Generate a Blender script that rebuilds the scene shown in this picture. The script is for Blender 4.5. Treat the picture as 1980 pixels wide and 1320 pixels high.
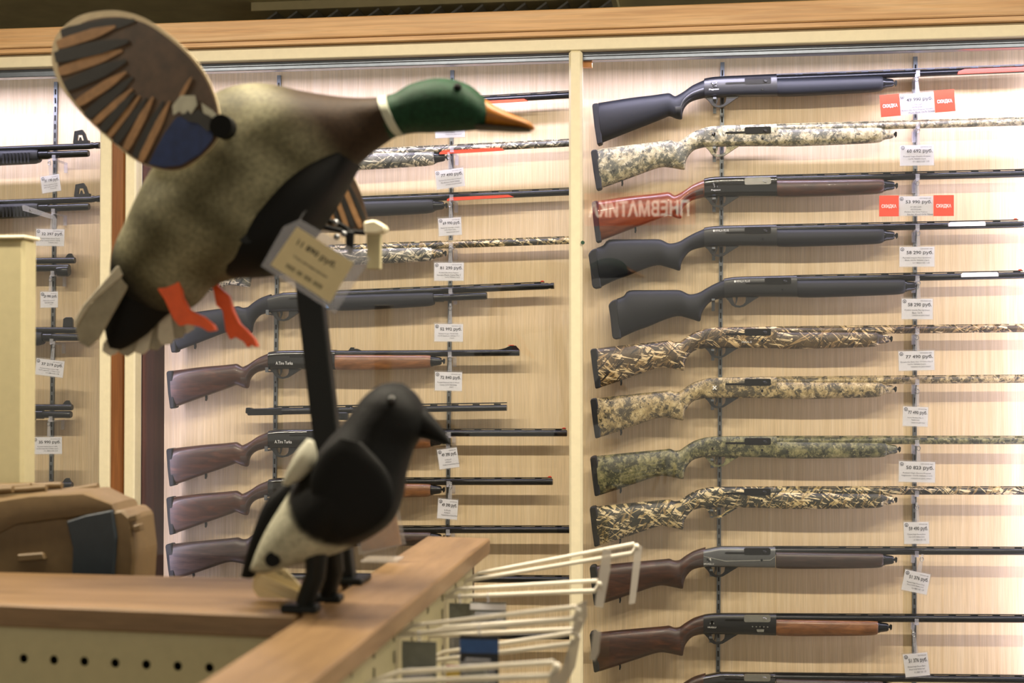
import bpy, bmesh, math, random
from mathutils import Vector, Matrix, Euler
random.seed(7)
for o in list(bpy.data.objects): bpy.data.objects.remove(o)
scene = bpy.context.scene
C = scene.collection
# ---------------------------------------------------------------- camera
CAMZ = 1.6; F = 2750.0
cam_d = bpy.data.cameras.new('camera'); cam_d.sensor_width = 36.0; cam_d.lens = 50.0
cam = bpy.data.objects.new('camera', cam_d); C.objects.link(cam)
cam.location = (0, 0, CAMZ)
cam.rotation_euler = Euler((math.radians(91), 0, math.radians(8)), 'XYZ')
cam_d.dof.use_dof = True; cam_d.dof.focus_distance = 3.95; cam_d.dof.aperture_fstop = 4.2
cam_d.clip_start = 0.05
scene.camera = cam
RM = cam.rotation_euler.to_matrix()
# ---------------------------------------------------------------- world + view
w = bpy.data.worlds.new('world'); scene.world = w; w.use_nodes = True
w.node_tree.nodes['Background'].inputs[0].default_value = (1.0, 0.91, 0.76, 1)
w.node_tree.nodes['Background'].inputs[1].default_value = 0.56
vs = scene.view_settings
vs.view_transform = 'Standard'; vs.look = 'None'; vs.gamma = 1.0; vs.use_curve_mapping = False
vs.exposure = 0.36
# ---------------------------------------------------------------- pixel -> place
def ray(px, py): return RM @ Vector(((px-990)/F, -(py-660)/F, -1))
def P(px, py, Y):                      # point on the plane y = Y
    d = ray(px, py); return Vector((0, 0, CAMZ)) + d*(Y/d.y)
def G(px, py, z):                      # point on the level plane at height z
    d = ray(px, py); return Vector((0, 0, CAMZ)) + d*((z-CAMZ)/d.z)
YB, YG, YF = 4.0, 3.8, 3.76            # backing, glass, face of the frames
YGUN = 3.935
# ---------------------------------------------------------------- lights
def area(name, loc, sx, sy, power, col, rot):
    d = bpy.data.lights.new(name, 'AREA'); d.shape = 'RECTANGLE'; d.size = sx; d.size_y = sy
    d.energy = power; d.color = col
    o = bpy.data.objects.new(name, d); C.objects.link(o); o.location = loc; o.rotation_euler = rot
    return o
COOL = (0.80, 0.74, 1.0); WARM = (1.0, 0.88, 0.70)
XL, XS, XR = P(262, 600, YF).x, P(1112, 600, YF).x, P(2180, 600, YF).x
ZT = P(1100, 100, YF).z
LEDS = []
for a, b in ((P(-420, 0, YF).x, P(200, 0, YF).x), (XL, XS), (XS, XR)):
    LEDS.append(((a+b)/2, b-a-0.06))
for cx, ln in LEDS:
    area('led_top', (cx, YG+0.035, ZT-0.012), ln, 0.02, 5.0*ln, COOL, (math.radians(4), 0, 0))
# upright strips at both ends of the wide cabinet: the left one sits in the aluminium profile behind the frame post
area('led_side', (P(266, 600, YG).x+0.007, YG+0.030, 1.5), 0.010, 1.7, 2.0, COOL, (0, 0, 0)).rotation_euler = Vector((0.75, 0.66, 0)).to_track_quat('-Z', 'Y').to_euler()
area('led_side_offscreen', (XR-0.03, YG+0.035, 1.5), 0.02, 1.7, 7.0, COOL, (0, 0, 0)).rotation_euler = Vector((-0.8, 0.6, 0)).to_track_quat('-Z', 'Y').to_euler()
CEIL = 3.0
ROOM = [(-2.0, 2.08), (-0.9, 2.08), (0.2, 2.08), (1.3, 2.08)]
for x, y in ROOM:
    area('ceiling_lamp_light_offscreen', (x, y, CEIL-0.045), 0.75, 0.07, 27, WARM, (0, 0, 0))
# ---------------------------------------------------------------- materials
M = {}
def nm(name):
    m = bpy.data.materials.new(name); m.use_nodes = True; M[name] = m
    nt = m.node_tree; return m, nt, nt.nodes['Principled BSDF']
def lin(c): return tuple((x/12.92 if x <= 0.04045 else ((x+0.055)/1.055)**2.4) for x in [v/255 for v in c]) + (1,)
def N(nt, t, **kw):
    n = nt.nodes.new(t)
    for k, v in kw.items(): setattr(n, k, v)
    return n
def coords(nt, scale=(1, 1, 1), rot=(0, 0, 0)):
    tc = N(nt, 'ShaderNodeTexCoord'); mp = N(nt, 'ShaderNodeMapping')
    mp.inputs['Scale'].default_value = scale; mp.inputs['Rotation'].default_value = rot
    src = tc.outputs['Object']
    if any(rot):                        # turn first, stretch afterwards
        m0 = N(nt, 'ShaderNodeMapping'); m0.inputs['Rotation'].default_value = rot; mp.inputs['Rotation'].default_value = (0, 0, 0)
        nt.links.new(src, m0.inputs[0]); src = m0.outputs[0]
    nt.links.new(src, mp.inputs[0]); return mp.outputs[0]
def noise(nt, vec, scale, detail=4, rough=0.55, dist=0.0):
    n = N(nt, 'ShaderNodeTexNoise'); n.inputs['Scale'].default_value = scale; n.inputs['Detail'].default_value = detail
    n.inputs['Roughness'].default_value = rough; n.inputs['Distortion'].default_value = dist
    nt.links.new(vec, n.inputs['Vector']); return n.outputs['Fac']
def ramp(nt, fac, stops, mode='LINEAR'):
    r = N(nt, 'ShaderNodeValToRGB'); r.color_ramp.interpolation = mode
    e = r.color_ramp.elements
    while len(e) < len(stops): e.new(0.5)
    for i, (p, c) in enumerate(stops): e[i].position = p; e[i].color = c
    nt.links.new(fac, r.inputs[0]); return r.outputs[0]
def mixc(nt, fac, a, b):
    n = N(nt, 'ShaderNodeMix', data_type='RGBA')
    nt.links.new(fac, n.inputs[0])
    for s, v in ((6, a), (7, b)):
        if isinstance(v, tuple): n.inputs[s].default_value = v
        else: nt.links.new(v, n.inputs[s])
    return n.outputs[2]
def bump(nt, b, h, strength, dist=0.002):
    n = N(nt, 'ShaderNodeBump'); n.inputs['Strength'].default_value = strength; n.inputs['Distance'].default_value = dist
    nt.links.new(h, n.inputs['Height']); nt.links.new(n.outputs[0], b.inputs['Normal'])
def plain(name, rgb, rough=0.5, metal=0.0, var=0.12, scale=60, spec=0.5):
    m, nt, b = nm(name); c = lin(rgb)
    f = noise(nt, coords(nt), scale, 3)
    lo = tuple(x*(1-var) for x in c[:3])+(1,); hi = tuple(min(1, x*(1+var)) for x in c[:3])+(1,)
    nt.links.new(ramp(nt, f, [(0.3, lo), (0.7, hi)]), b.inputs['Base Color'])
    b.inputs['Roughness'].default_value = rough; b.inputs['Metallic'].default_value = metal
    b.inputs['Specular IOR Level'].default_value = spec
    return m
def wood(name, cols, stretch, rough=0.35, scale=1.0, dist=0.6, fine=0.0, coat=0.0):
    m, nt, b = nm(name)
    v = coords(nt, stretch)
    f = noise(nt, v, scale, 6, 0.62, dist)
    col = ramp(nt, f, [(0.28+0.44*i/(len(cols)-1), lin(c)) for i, c in enumerate(cols)])
    if fine:
        f2 = noise(nt, coords(nt, tuple(s*5 for s in stretch)), scale, 2, 0.5)
        d = ramp(nt, f2, [(0.4, (1-fine, 1-fine, 1-fine*0.9, 1)), (0.58, (1, 1, 1, 1))])
        mm = N(nt, 'ShaderNodeMix', data_type='RGBA', blend_type='MULTIPLY'); mm.inputs[0].default_value = 1
        nt.links.new(col, mm.inputs[6]); nt.links.new(d, mm.inputs[7]); col = mm.outputs[2]
    nt.links.new(col, b.inputs['Base Color']); b.inputs['Roughness'].default_value = rough
    b.inputs['Coat Weight'].default_value = coat
    return m
def camo_blotch(name, cols, dark):
    m, nt, b = nm(name); v = coords(nt, (1, 1, 0.8))
    n = len(cols); f = noise(nt, v, 60, 9, 0.78, 0.4)
    col = ramp(nt, f, [(0.30+0.36*i/(n-1), lin(c)) for i, c in enumerate(cols)])
    f2 = noise(nt, coords(nt, (1, 1, 1), (0, 0.6, 0)), 40, 8, 0.78, 0.35)
    f3 = ramp(nt, f2, [(0.48, (0, 0, 0, 1)), (0.545, (0.92, 0.92, 0.92, 1))])
    col = mixc(nt, f3, col, lin(dark))
    f4 = ramp(nt, noise(nt, coords(nt, (1, 1, 1), (0, -0.9, 0)), 85, 5, 0.7, 0.2), [(0.60, (0, 0, 0, 1)), (0.64, (1, 1, 1, 1))])
    col = mixc(nt, f4, col, lin(tuple(int(x*0.45) for x in dark)))
    f5 = ramp(nt, noise(nt, coords(nt, (1, 1, 1), (0.7, -0.3, 0)), 70, 5, 0.7, 0.2), [(0.61, (0, 0, 0, 1)), (0.65, (0.9, 0.9, 0.9, 1))])
    col = mixc(nt, f5, col, lin(cols[-1]))
    nt.links.new(col, b.inputs['Base Color']); b.inputs['Roughness'].default_value = 0.5
    return m
def camo_reed(name, base1, base2, reeds, th=0.60):
    m, nt, b = nm(name)
    f = noise(nt, coords(nt), 22, 6, 0.65)
    col = ramp(nt, f, [(0.35, lin(base1)), (0.65, lin(base2))])
    for i, (rc, a) in enumerate(zip(reeds, (0.5, -0.7, 1.15, -0.15, 0.85, -1.2))):
        ff = noise(nt, coords(nt, (22+5*i, 10, 150+30*i), (0, a, 0)), 0.75, 2, 0.5, 0.55)
        k = ramp(nt, ff, [(th, (0, 0, 0, 1)), (th+0.035, (1, 1, 1, 1))])
        col = mixc(nt, k, col, lin(rc))
    nt.links.new(col, b.inputs['Base Color']); b.inputs['Roughness'].default_value = 0.45
    return m
def vcol(name, rough, nscale=90, namt=0.35, bstr=0.0):
    m, nt, b = nm(name)
    a = N(nt, 'ShaderNodeVertexColor'); a.layer_name = 'Col'
    f = noise(nt, coords(nt), nscale, 5, 0.7)
    d = ramp(nt, f, [(0.3, (1-namt,)*3+(1,)), (0.7, (1+namt,)*3+(1,))])
    mm = N(nt, 'ShaderNodeMix', data_type='RGBA', blend_type='MULTIPLY'); mm.inputs[0].default_value = 1
    nt.links.new(a.outputs[0], mm.inputs[6]); nt.links.new(d, mm.inputs[7])
    nt.links.new(mm.outputs[2], b.inputs['Base Color']); b.inputs['Roughness'].default_value = rough
    b.inputs['Specular IOR Level'].default_value = 0.2
    if bstr: bump(nt, b, f, bstr)
    return m
def glassy(name, tint, ior, rough=0.0, haze=0.0, hazecol=(0.8, 0.8, 0.85, 1)):
    m, nt, b = nm(name); nt.nodes.remove(b)
    out = nt.nodes['Material Output']
    t = N(nt, 'ShaderNodeBsdfTransparent'); t.inputs[0].default_value = tint
    g = N(nt, 'ShaderNodeBsdfGlossy'); g.inputs['Roughness'].default_value = rough
    fr = N(nt, 'ShaderNodeFresnel'); ge = N(nt, 'ShaderNodeNewGeometry'); mr = N(nt, 'ShaderNodeMapRange')   # thin sheet: no total reflection at the far face
    mr.inputs['To Min'].default_value = ior; mr.inputs['To Max'].default_value = 1/ior
    nt.links.new(ge.outputs['Backfacing'], mr.inputs['Value']); nt.links.new(mr.outputs[0], fr.inputs[0])
    mx = N(nt, 'ShaderNodeMixShader'); nt.links.new(fr.outputs[0], mx.inputs[0])
    nt.links.new(t.outputs[0], mx.inputs[1]); nt.links.new(g.outputs[0], mx.inputs[2])
    last = mx
    if haze:
        d = N(nt, 'ShaderNodeBsdfDiffuse'); d.inputs[0].default_value = hazecol
        m2 = N(nt, 'ShaderNodeMixShader'); m2.inputs[0].default_value = haze
        nt.links.new(mx.outputs[0], m2.inputs[1]); nt.links.new(d.outputs[0], m2.inputs[2]); last = m2
    nt.links.new(last.outputs[0], out.inputs[0]); return m
def emit(name, rgb, s):
    m, nt, b = nm(name)
    b.inputs['Base Color'].default_value = rgb+(1,); b.inputs['Emission Color'].default_value = rgb+(1,)
    b.inputs['Emission Strength'].default_value = s; return m

wood('maple', [(208, 182, 142), (219, 195, 158), (228, 207, 174)], (60, 60, 1.2), 0.5, 1.6, 0.2, 0.13)
wood('oak_beam', [(190, 142, 90), (214, 170, 118), (226, 188, 140)], (1.2, 30, 34), 0.45, 1.3, 0.9, 0.12)
wood('oak_post', [(110, 64, 28), (126, 76, 34), (140, 88, 42)], (40, 40, 1.5), 0.45, 1.3, 0.5, 0.15)
wood('dark_panel', [(44, 20, 14), (58, 28, 20), (70, 36, 26)], (30, 30, 1.5), 0.7, 1.3, 0.4, 0.15)
M['dark_panel'].node_tree.nodes['Principled BSDF'].inputs['Specular IOR Level'].default_value = 0.15
wood('counter', [(112, 86, 56), (132, 104, 70), (146, 116, 82)], (3, 26, 26), 0.42, 1.3, 0.6, 0.08)
wood('counter_long', [(112, 86, 56), (132, 104, 70), (146, 116, 82)], (26, 3, 26), 0.42, 1.3, 0.6, 0.08)
wood('walnut', [(34, 18, 12), (60, 33, 21), (86, 50, 32)], (9, 30, 42), 0.4, 1.5, 1.2, 0.2, 0.1)
wood('walnut_dark', [(34, 24, 20), (54, 38, 32), (76, 56, 48)], (8, 30, 60), 0.4, 1.6, 0.8, 0.3)
wood('walnut_sign_red', [(80, 40, 24), (108, 56, 32), (128, 72, 44)], (8, 30, 36), 0.32, 1.5, 1.0, 0.15, 0.3)  # walnut with some of the mirrored sign's red put into its colour
wood('walnut_honey', [(84, 52, 28), (116, 74, 42), (146, 98, 60)], (8, 30, 36), 0.36, 1.5, 1.0, 0.15, 0.2)
plain('cream', (232, 222, 190), 0.45, 0, 0.03)
plain('cream_panel', (190, 180, 140), 0.5, 0, 0.04)
plain('alu', (120, 128, 140), 0.35, 0.8, 0.08)
plain('steel', (150, 152, 155), 0.32, 0.9, 0.1)
plain('rail_steel', (118, 122, 126), 0.4, 0.85, 0.15)
plain('slot_dark', (18, 18, 18), 0.8)
plain('gun_black', (12, 15, 20), 0.36, 0.0, 0.15, 200, 0.6)
plain('poly_black', (13, 17, 24), 0.55, 0, 0.12, 260, 0.35)
plain('gloss_black', (14, 15, 16), 0.12, 0.0, 0.1, 60, 0.7)
plain('barrel_black', (20, 23, 27), 0.25, 0.35, 0.1, 120)
plain('port_black', (14, 15, 17), 0.3, 0.4)
plain('receiver_grey', (96, 98, 100), 0.34, 0.6, 0.08)
plain('bolt_steel', (176, 176, 170), 0.25, 0.9, 0.1)
plain('rubber', (16, 18, 21), 0.75, 0, 0.2, 150)
plain('ink', (22, 22, 26), 0.7)
plain('ink_grey', (60, 60, 70), 0.7)
plain('ink_white', (228, 228, 224), 0.6, 0, 0.03)
plain('paper', (238, 237, 240), 0.6, 0, 0.02)
plain('paper_warm', (224, 208, 164), 0.7, 0, 0.03)
plain('red_card', (226, 74, 50), 0.5, 0, 0.05)
plain('red_flag', (206, 58, 28), 0.35, 0, 0.06)
plain('orange_leg', (236, 92, 30), 0.5, 0, 0.08)
plain('bill_orange', (160, 100, 24), 0.42, 0, 0.2, 40)
plain('bill_dark', (34, 28, 14), 0.5)
plain('wing_brown', (78, 58, 40), 0.6, 0, 0.3, 45)
plain('wing_tan', (160, 120, 78), 0.6, 0, 0.2, 60)
plain('wing_rim', (206, 188, 152), 0.55, 0, 0.08)
plain('wing_black', (34, 32, 28), 0.6, 0, 0.2)
plain('wing_blue', (30, 48, 92), 0.4, 0, 0.25, 70)
plain('wing_white', (184, 182, 162), 0.6, 0, 0.12)
plain('tail_pale', (150, 142, 120), 0.65, 0, 0.15)
plain('tail_white', (196, 188, 166), 0.65, 0, 0.1)
plain('soot', (7, 8, 7), 0.62, 0, 0.2, 60, 0.2)
plain('pole_black', (14, 18, 17), 0.5, 0, 0.1, 60, 0.3)
plain('collar_white', (196, 198, 178), 0.6, 0, 0.05)
plain('case_tan', (108, 88, 58), 0.5, 0, 0.08)
plain('case_navy', (34, 44, 52), 0.5, 0, 0.1)
plain('hook_white', (226, 220, 204), 0.35, 0, 0.04)
plain('pack_blue', (44, 86, 150), 0.4); plain('pack_red', (170, 52, 36), 0.4); plain('pack_dark', (30, 36, 44), 0.4)
plain('pack_yellow', (214, 186, 92), 0.4); plain('pack_grey', (120, 124, 118), 0.45)
plain('amber_card', (178, 136, 80), 0.5, 0, 0.1)
plain('ceiling_olive', (214, 204, 160), 0.8, 0, 0.1, 8); plain('duct_dark', (172, 162, 122), 0.6, 0, 0.08)
plain('floor_tile', (120, 112, 100), 0.5, 0, 0.1, 6); plain('wall_paint', (150, 138, 112), 0.8, 0, 0.04)
plain('green_dot', (30, 70, 50), 0.4); plain('orange_block', (188, 122, 58), 0.5)
plain('blue_label', (70, 130, 190), 0.4)
camo_blotch('camo_tan', [(70, 62, 44), (128, 112, 76), (176, 156, 112), (206, 190, 148)], (58, 54, 44))
camo_blotch('camo_grey', [(84, 80, 62), (140, 130, 98), (184, 174, 138), (208, 200, 172)], (72, 74, 64))
camo_blotch('camo_green', [(44, 46, 30), (84, 84, 56), (122, 118, 80), (158, 150, 110)], (40, 44, 34))
camo_reed('reed_brown', (40, 32, 24), (92, 76, 52), [(150, 124, 84), (196, 170, 124), (120, 96, 62), (222, 200, 156), (36, 28, 22)])
camo_reed('reed_dark', (26, 28, 24), (70, 66, 50), [(168, 148, 100), (204, 184, 136), (134, 112, 72), (216, 198, 156), (30, 30, 26)], 0.585)
camo_reed('reed_grey', (56, 60, 58), (112, 110, 98), [(176, 166, 138), (206, 196, 168), (84, 82, 72), (220, 210, 184), (50, 52, 50)], 0.58)
vcol('duck_paint', 0.6, 150, 0.4, 0.35); vcol('magpie_paint', 0.62, 120, 0.35, 0.4)
glassy('pane_glass', (0.985, 0.99, 0.985, 1), 1.42)
glassy('clear_plastic', (0.93, 0.93, 0.96, 1), 1.45, 0.08, 0.18)
glassy('sleeve', (0.97, 0.97, 0.98, 1), 1.4, 0.12, 0.05)
glassy('flap_plastic', (0.8, 0.78, 0.74, 1), 1.45, 0.15, 0.55, (0.62, 0.58, 0.52, 1))
glassy('acrylic', (0.95, 0.92, 0.86, 1), 1.45, 0.02, 0.12)
emit('led_white', (0.85, 0.88, 1.0), 6.0); emit('lamp_white', (1.0, 0.9, 0.72), 9.0)
emit('sign_red', (1.0, 0.10, 0.04), 0.8); emit('sign_letters', (1.0, 0.92, 0.72), 5.5)
# ---------------------------------------------------------------- mesh helpers
def link(name, me, mat, parent=None, smooth=None):
    o = bpy.data.objects.new(name, me); C.objects.link(o)
    if mat: me.materials.append(M[mat])
    if smooth:
        me.polygons.foreach_set('use_smooth', [True]*len(me.polygons)); me.set_sharp_from_angle(angle=math.radians(smooth))
    if parent:
        o.parent = parent; off = Vector(); p = parent
        while p: off += p.location; p = p.parent
        o.location = -off
    return o
def fixn(bm): bmesh.ops.recalc_face_normals(bm, faces=bm.faces)
def done(name, bm, mat, parent=None, smooth=None):
    fixn(bm); me = bpy.data.meshes.new(name); bm.to_mesh(me); bm.free(); return link(name, me, mat, parent, smooth)
def thing(name, label, cat, loc, group=None):
    o = bpy.data.objects.new(name, None); C.objects.link(o); o.location = loc; o.empty_display_size = 0.05
    o['label'] = label; o['category'] = cat
    if group: o['group'] = group
    return o
def tag(o, label, cat, group=None):
    o['label'] = label; o['category'] = cat
    if group: o['group'] = group
    return o
def addbox(bm, a, b):
    x0, y0, z0 = a; x1, y1, z1 = b
    v = [bm.verts.new(p) for p in ((x0,y0,z0),(x1,y0,z0),(x1,y1,z0),(x0,y1,z0),(x0,y0,z1),(x1,y0,z1),(x1,y1,z1),(x0,y1,z1))]
    for f in ((0,1,2,3),(4,5,6,7),(0,1,5,4),(1,2,6,5),(2,3,7,6),(3,0,4,7)): bm.faces.new([v[i] for i in f])
def bev(bm, wd, seg=1):
    bmesh.ops.bevel(bm, geom=bm.edges[:], offset=wd, segments=seg, affect='EDGES', clamp_overlap=True)
def box(name, a, b, mat, parent=None, bw=0.0):
    bm = bmesh.new(); addbox(bm, a, b)
    if bw: fixn(bm); bev(bm, bw)
    return done(name, bm, mat, parent)
def slab(name, loop, off, mat, parent=None, bw=0.0):      # world loop extruded by a vector
    bm = bmesh.new(); off = Vector(off)
    a = [bm.verts.new(p) for p in loop]; b = [bm.verts.new(Vector(p)+off) for p in loop]; n = len(a)
    bm.faces.new(a); bm.faces.new(b[::-1])
    for i in range(n): bm.faces.new((a[i], a[(i+1) % n], b[(i+1) % n], b[i]))
    fixn(bm)
    if bw: bev(bm, bw)
    return done(name, bm, mat, parent)
def prism(name, pts, Y0, Y1, mat, parent=None, bw=0.0):   # photo outline standing on the plane y, with thickness
    Ym = Y0
    return slab(name, [P(x, y, Ym) for x, y in pts], (0, Y1-Y0, 0), mat, parent, bw)
def cr(p, n):                                              # Catmull-Rom through tuples
    out = []; m = len(p)
    for i in range(m-1):
        p0, p1, p2, p3 = p[max(i-1, 0)], p[i], p[i+1], p[min(i+2, m-1)]
        for k in range(n):
            t = k/n
            out.append(tuple(0.5*(2*b+(c-a)*t+(2*a-5*b+4*c-d)*t*t+(3*b-a-3*c+d)*t**3) for a, b, c, d in zip(p0, p1, p2, p3)))
    out.append(tuple(p[-1])); return out
def loft(name, st, Y, mat, parent=None, sub=3, ring=14, e=1.0, smooth=50, color=None, dome=False):
    """st: (top px, top py, bottom px, bottom py, half thickness in metres[, y shift])"""
    st = [s if len(s) == 6 else s+(0.0,) for s in st]
    st = cr(st, sub) if sub > 1 else st
    bm = bmesh.new(); rings = []; cols = {}
    for tx, ty, bx, by, ht, ys in st:
        T = P(tx, ty, Y); B = P(bx, by, Y); c = (T+B)/2; h = (T-B)/2; c.y += ys; r = []
        for k in range(ring):
            a = 2*math.pi*k/ring; ca, sa = math.cos(a), math.sin(a)
            ca = math.copysign(abs(ca)**e, ca); sa = math.copysign(abs(sa)**e, sa)
            v = bm.verts.new(c+h*ca+Vector((0, -max(ht, 0.0005)*sa, 0))); r.append(v)
            if color: cols[v] = color((tx+bx)/2+(tx-bx)/2*ca, (ty+by)/2+(ty-by)/2*ca, sa)
        rings.append(r)
    for a, b in zip(rings, rings[1:]):
        for k in range(ring): bm.faces.new((a[k], a[(k+1) % ring], b[(k+1) % ring], b[k]))
    bm.faces.new(rings[0][::-1]); bm.faces.new(rings[-1])
    if color:
        lay = bm.loops.layers.float_color.new('Col')
        for f in bm.faces:
            for l in f.loops: l[lay] = tuple(cols[l.vert])+(1,)
    return done(name, bm, mat, parent, smooth)
def tube(name, pts, r, mat, parent=None, seg=10, smooth=50):   # round bar along world points (radius or list of radii)
    bm = bmesh.new(); rings = []; n = len(pts); rs = r if isinstance(r, (list, tuple)) else [r]*n
    for i, p in enumerate(pts):
        d = (Vector(pts[min(i+1, n-1)])-Vector(pts[max(i-1, 0)])).normalized()
        up = Vector((0, 0, 1)) if abs(d.z) < 0.9 else Vector((0, 1, 0))
        a = d.cross(up).normalized(); b = a.cross(d)
        rings.append([bm.verts.new(Vector(p)+(a*math.cos(t)+b*math.sin(t))*rs[i]) for t in (2*math.pi*k/seg for k in range(seg))])
    for a, b in zip(rings, rings[1:]):
        for k in range(seg): bm.faces.new((a[k], a[(k+1) % seg], b[(k+1) % seg], b[k]))
    bm.faces.new(rings[0][::-1]); bm.faces.new(rings[-1])
    return done(name, bm, mat, parent, smooth)
def ball(name, c, r, mat, parent=None, sc=(1, 1, 1)):
    bm = bmesh.new(); bmesh.ops.create_uvsphere(bm, u_segments=14, v_segments=9, radius=r)
    for v in bm.verts: v.co = Vector((v.co.x*sc[0], v.co.y*sc[1], v.co.z*sc[2]))+Vector(c)
    return done(name, bm, mat, parent, 60)
dg = None
def text_mesh(s, bold=0.0):
    cu = bpy.data.curves.new('txt', 'FONT'); cu.body = s; cu.size = 1.0; cu.align_x = 'CENTER'; cu.align_y = 'CENTER'
    cu.resolution_u = 2; cu.offset = bold
    o = bpy.data.objects.new('txt', cu); C.objects.link(o)
    me = bpy.data.meshes.new_from_object(o.evaluated_get(bpy.context.evaluated_depsgraph_get()))
    bpy.data.objects.remove(o); return me
def text(name, s, center, width, height, mat, parent, roll=0.0, flip=False, bold=0.0):
    """flat lettering on a plane facing -Y (or +Y when flip), fitted to width x height in metres"""
    me = text_mesh(s, bold); xs = [v.co.x for v in me.vertices]; ys = [v.co.y for v in me.vertices]
    mx, my = (min(xs)+max(xs))/2, (min(ys)+max(ys))/2
    sx = width/(max(xs)-min(xs)); sy = height/(max(ys)-min(ys))
    c, sn = math.cos(roll), math.sin(roll)
    for v in me.vertices:
        x, z = (v.co.x-mx)*sx, (v.co.y-my)*sy
        x, z = x*c-z*sn, x*sn+z*c
        v.co = Vector(center)+Vector((-x if flip else x, 0, z))
    return link(name, me, mat, parent)
MPP = 4.0/math.cos(math.radians(8))/F     # metres for one photo pixel near the middle of the gun wall
# ================================================================ THE SETTING
def struct(o): o['kind'] = 'structure'; return o
struct(box('floor', (-6, -4, -0.05), (5, 9, 0), 'floor_tile'))
ceil = struct(box('ceiling', (-6, -1.5, CEIL), (5, 9, CEIL+0.05), 'ceiling_olive'))
struct(box('wall_back', (-6, 9, 0), (5, 9.1, CEIL), 'wall_paint'))
struct(box('wall_left', (-6.1, -4, 0), (-6, 9, CEIL), 'wall_paint'))
# cornice above the cabinets
def beam_z(y): return P(990, y, YF).z
zb0, zb1 = beam_z(66), beam_z(26)
X0, X1 = P(-480, 300, YF).x, XR+0.1
b = struct(box('trim_1', (X0, YF-0.03, zb0), (X1, YB+0.25, zb1), 'oak_beam', None, 0.003))
box('lower_edge', (X0, YF-0.022, zb0-0.012), (X1, YB+0.2, zb0-0.0005), 'oak_beam', b)
# ceiling pieces seen over the cornice
duct = struct(box('trim_2', (-4.2, 6.2, CEIL-0.16), (-1.1, 6.9, CEIL-0.001), 'duct_dark', None, 0.01))
duct2 = struct(box('trim_3', (-1.0, 6.0, CEIL-0.10), (1.5, 6.5, CEIL-0.001), 'wall_paint', None, 0.01))
lou = thing('ceiling_louvre', 'pale slatted metal louvre light on the ceiling above the cornice', 'light fixture', (-1.1, 5.4, CEIL))
box('louvre_tray', (-1.75, 5.25, CEIL-0.035), (-0.35, 5.75, CEIL-0.002), 'ceiling_olive', lou)
sl = None
for i in range(17):
    x = -1.7+i*0.08
    loop = [(x, 5.25, CEIL-0.075), (x+0.05, 5.25, CEIL-0.04), (x+0.05, 5.75, CEIL-0.04), (x, 5.75, CEIL-0.075)]
    slab('slat', loop, (0.004, 0, -0.006), 'steel', lou)
# ceiling lamps over the aisle
for i, (x, y) in enumerate(ROOM):
    t = thing('aisle_lamp_offscreen', 'slim warm ceiling lamp over the aisle before the gun cabinets', 'lamp', (x, y, CEIL), 'slim ceiling lamps over the aisle')
    box('lamp_housing', (x-0.40, y-0.06, CEIL-0.03), (x+0.40, y+0.06, CEIL-0.0005), 'steel', t, 0.003)
    box('diffuser', (x-0.375, y-0.035, CEIL-0.04), (x+0.375, y+0.035, CEIL-0.0305), 'lamp_white', t)
# ================================================================ THE CABINETS
ZB = 0.42
def post(name, px0, px1, y0, y1, mat, par, zt=None, zb=ZB, bw=0.004):
    a = P(px0, 600, y0).x; b_ = P(px1, 600, y0).x
    return box(name, (a, y0, zb), (b_, y1, zt or ZT), mat, par, bw)
ZC = zb0-0.0125                                   # under the cornice
ZCR = P(1100, 97, YF).z                           # lower edge of the cream rail
# wide cabinet
cab = thing('gun_cabinet', 'wide glazed cabinet with cream frame holding two bays of long guns', 'cabinet', ((XL+XR)/2, 3.9, 0))
xA, xB = P(240, 600, YF).x, XR
box('base_unit', (xA, YF, 0), (xB, YB+0.2, ZB-0.001), 'cream_panel', cab, 0.004)
xm = P(1112, 600, YB).x
xbl = P(262, 600, YG).x
box('backing_panel', (xbl, YB, ZB), (xm-0.0006, YB+0.02, ZC), 'maple', cab)
box('backing_panel', (xm+0.0006, YB, ZB), (xB, YB+0.02, ZC), 'maple', cab)
box('top_rail', (xA, YF, ZCR), (xB, YF+0.03, ZC-0.0005), 'cream', cab, 0.002)
box('cabinet_top', (xA, YF+0.031, ZCR+0.02), (xB, YB-0.001, ZC-0.001), 'dark_panel', cab)
tr = box('sliding_track', (xA+0.02, YG-0.012, ZCR-0.022), (xB-0.02, YG+0.022, ZCR-0.0005), 'alu', cab, 0.0015)
box('track_groove', (xA+0.02, YG-0.0135, ZCR-0.0125), (xB-0.02, YG-0.0122, ZCR-0.0105), 'slot_dark', tr)
post('frame_post', 240, 261, YF, YF+0.05, 'cream', cab, ZCR-0.0005)
post('edge_profile', 258, 266, YG-0.014, YG+0.02, 'alu', cab, ZCR-0.023)
post('frame_post', 1100, 1126, YF, YF+0.028, 'cream', cab, ZCR-0.0005, ZB, 0.006)
a = P(266, 600, YG).x
box('side_panel', (a-0.018, YG+0.021, ZB), (a, YB-0.001, ZCR), 'dark_panel', cab)
box('side_panel', (XR-0.02, YG+0.021, ZB), (XR, YB-0.001, ZCR), 'dark_panel', cab)
box('glass_pane', (P(266, 600, YG).x+0.001, YG, ZB+0.001), (P(1113, 600, YG).x, YG+0.005, ZCR-0.0225), 'pane_glass', cab)
box('glass_pane', (P(1113, 600, YG).x+0.004, YG-0.008, ZB+0.001), (XR-0.001, YG-0.003, ZCR-0.0225), 'pane_glass', cab)
for cx, ln in LEDS[1:]:
    box('led_strip', (cx-ln/2, YG+0.026, ZCR-0.012), (cx+ln/2, YG+0.044, ZCR-0.0005), 'led_white', cab)
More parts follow.
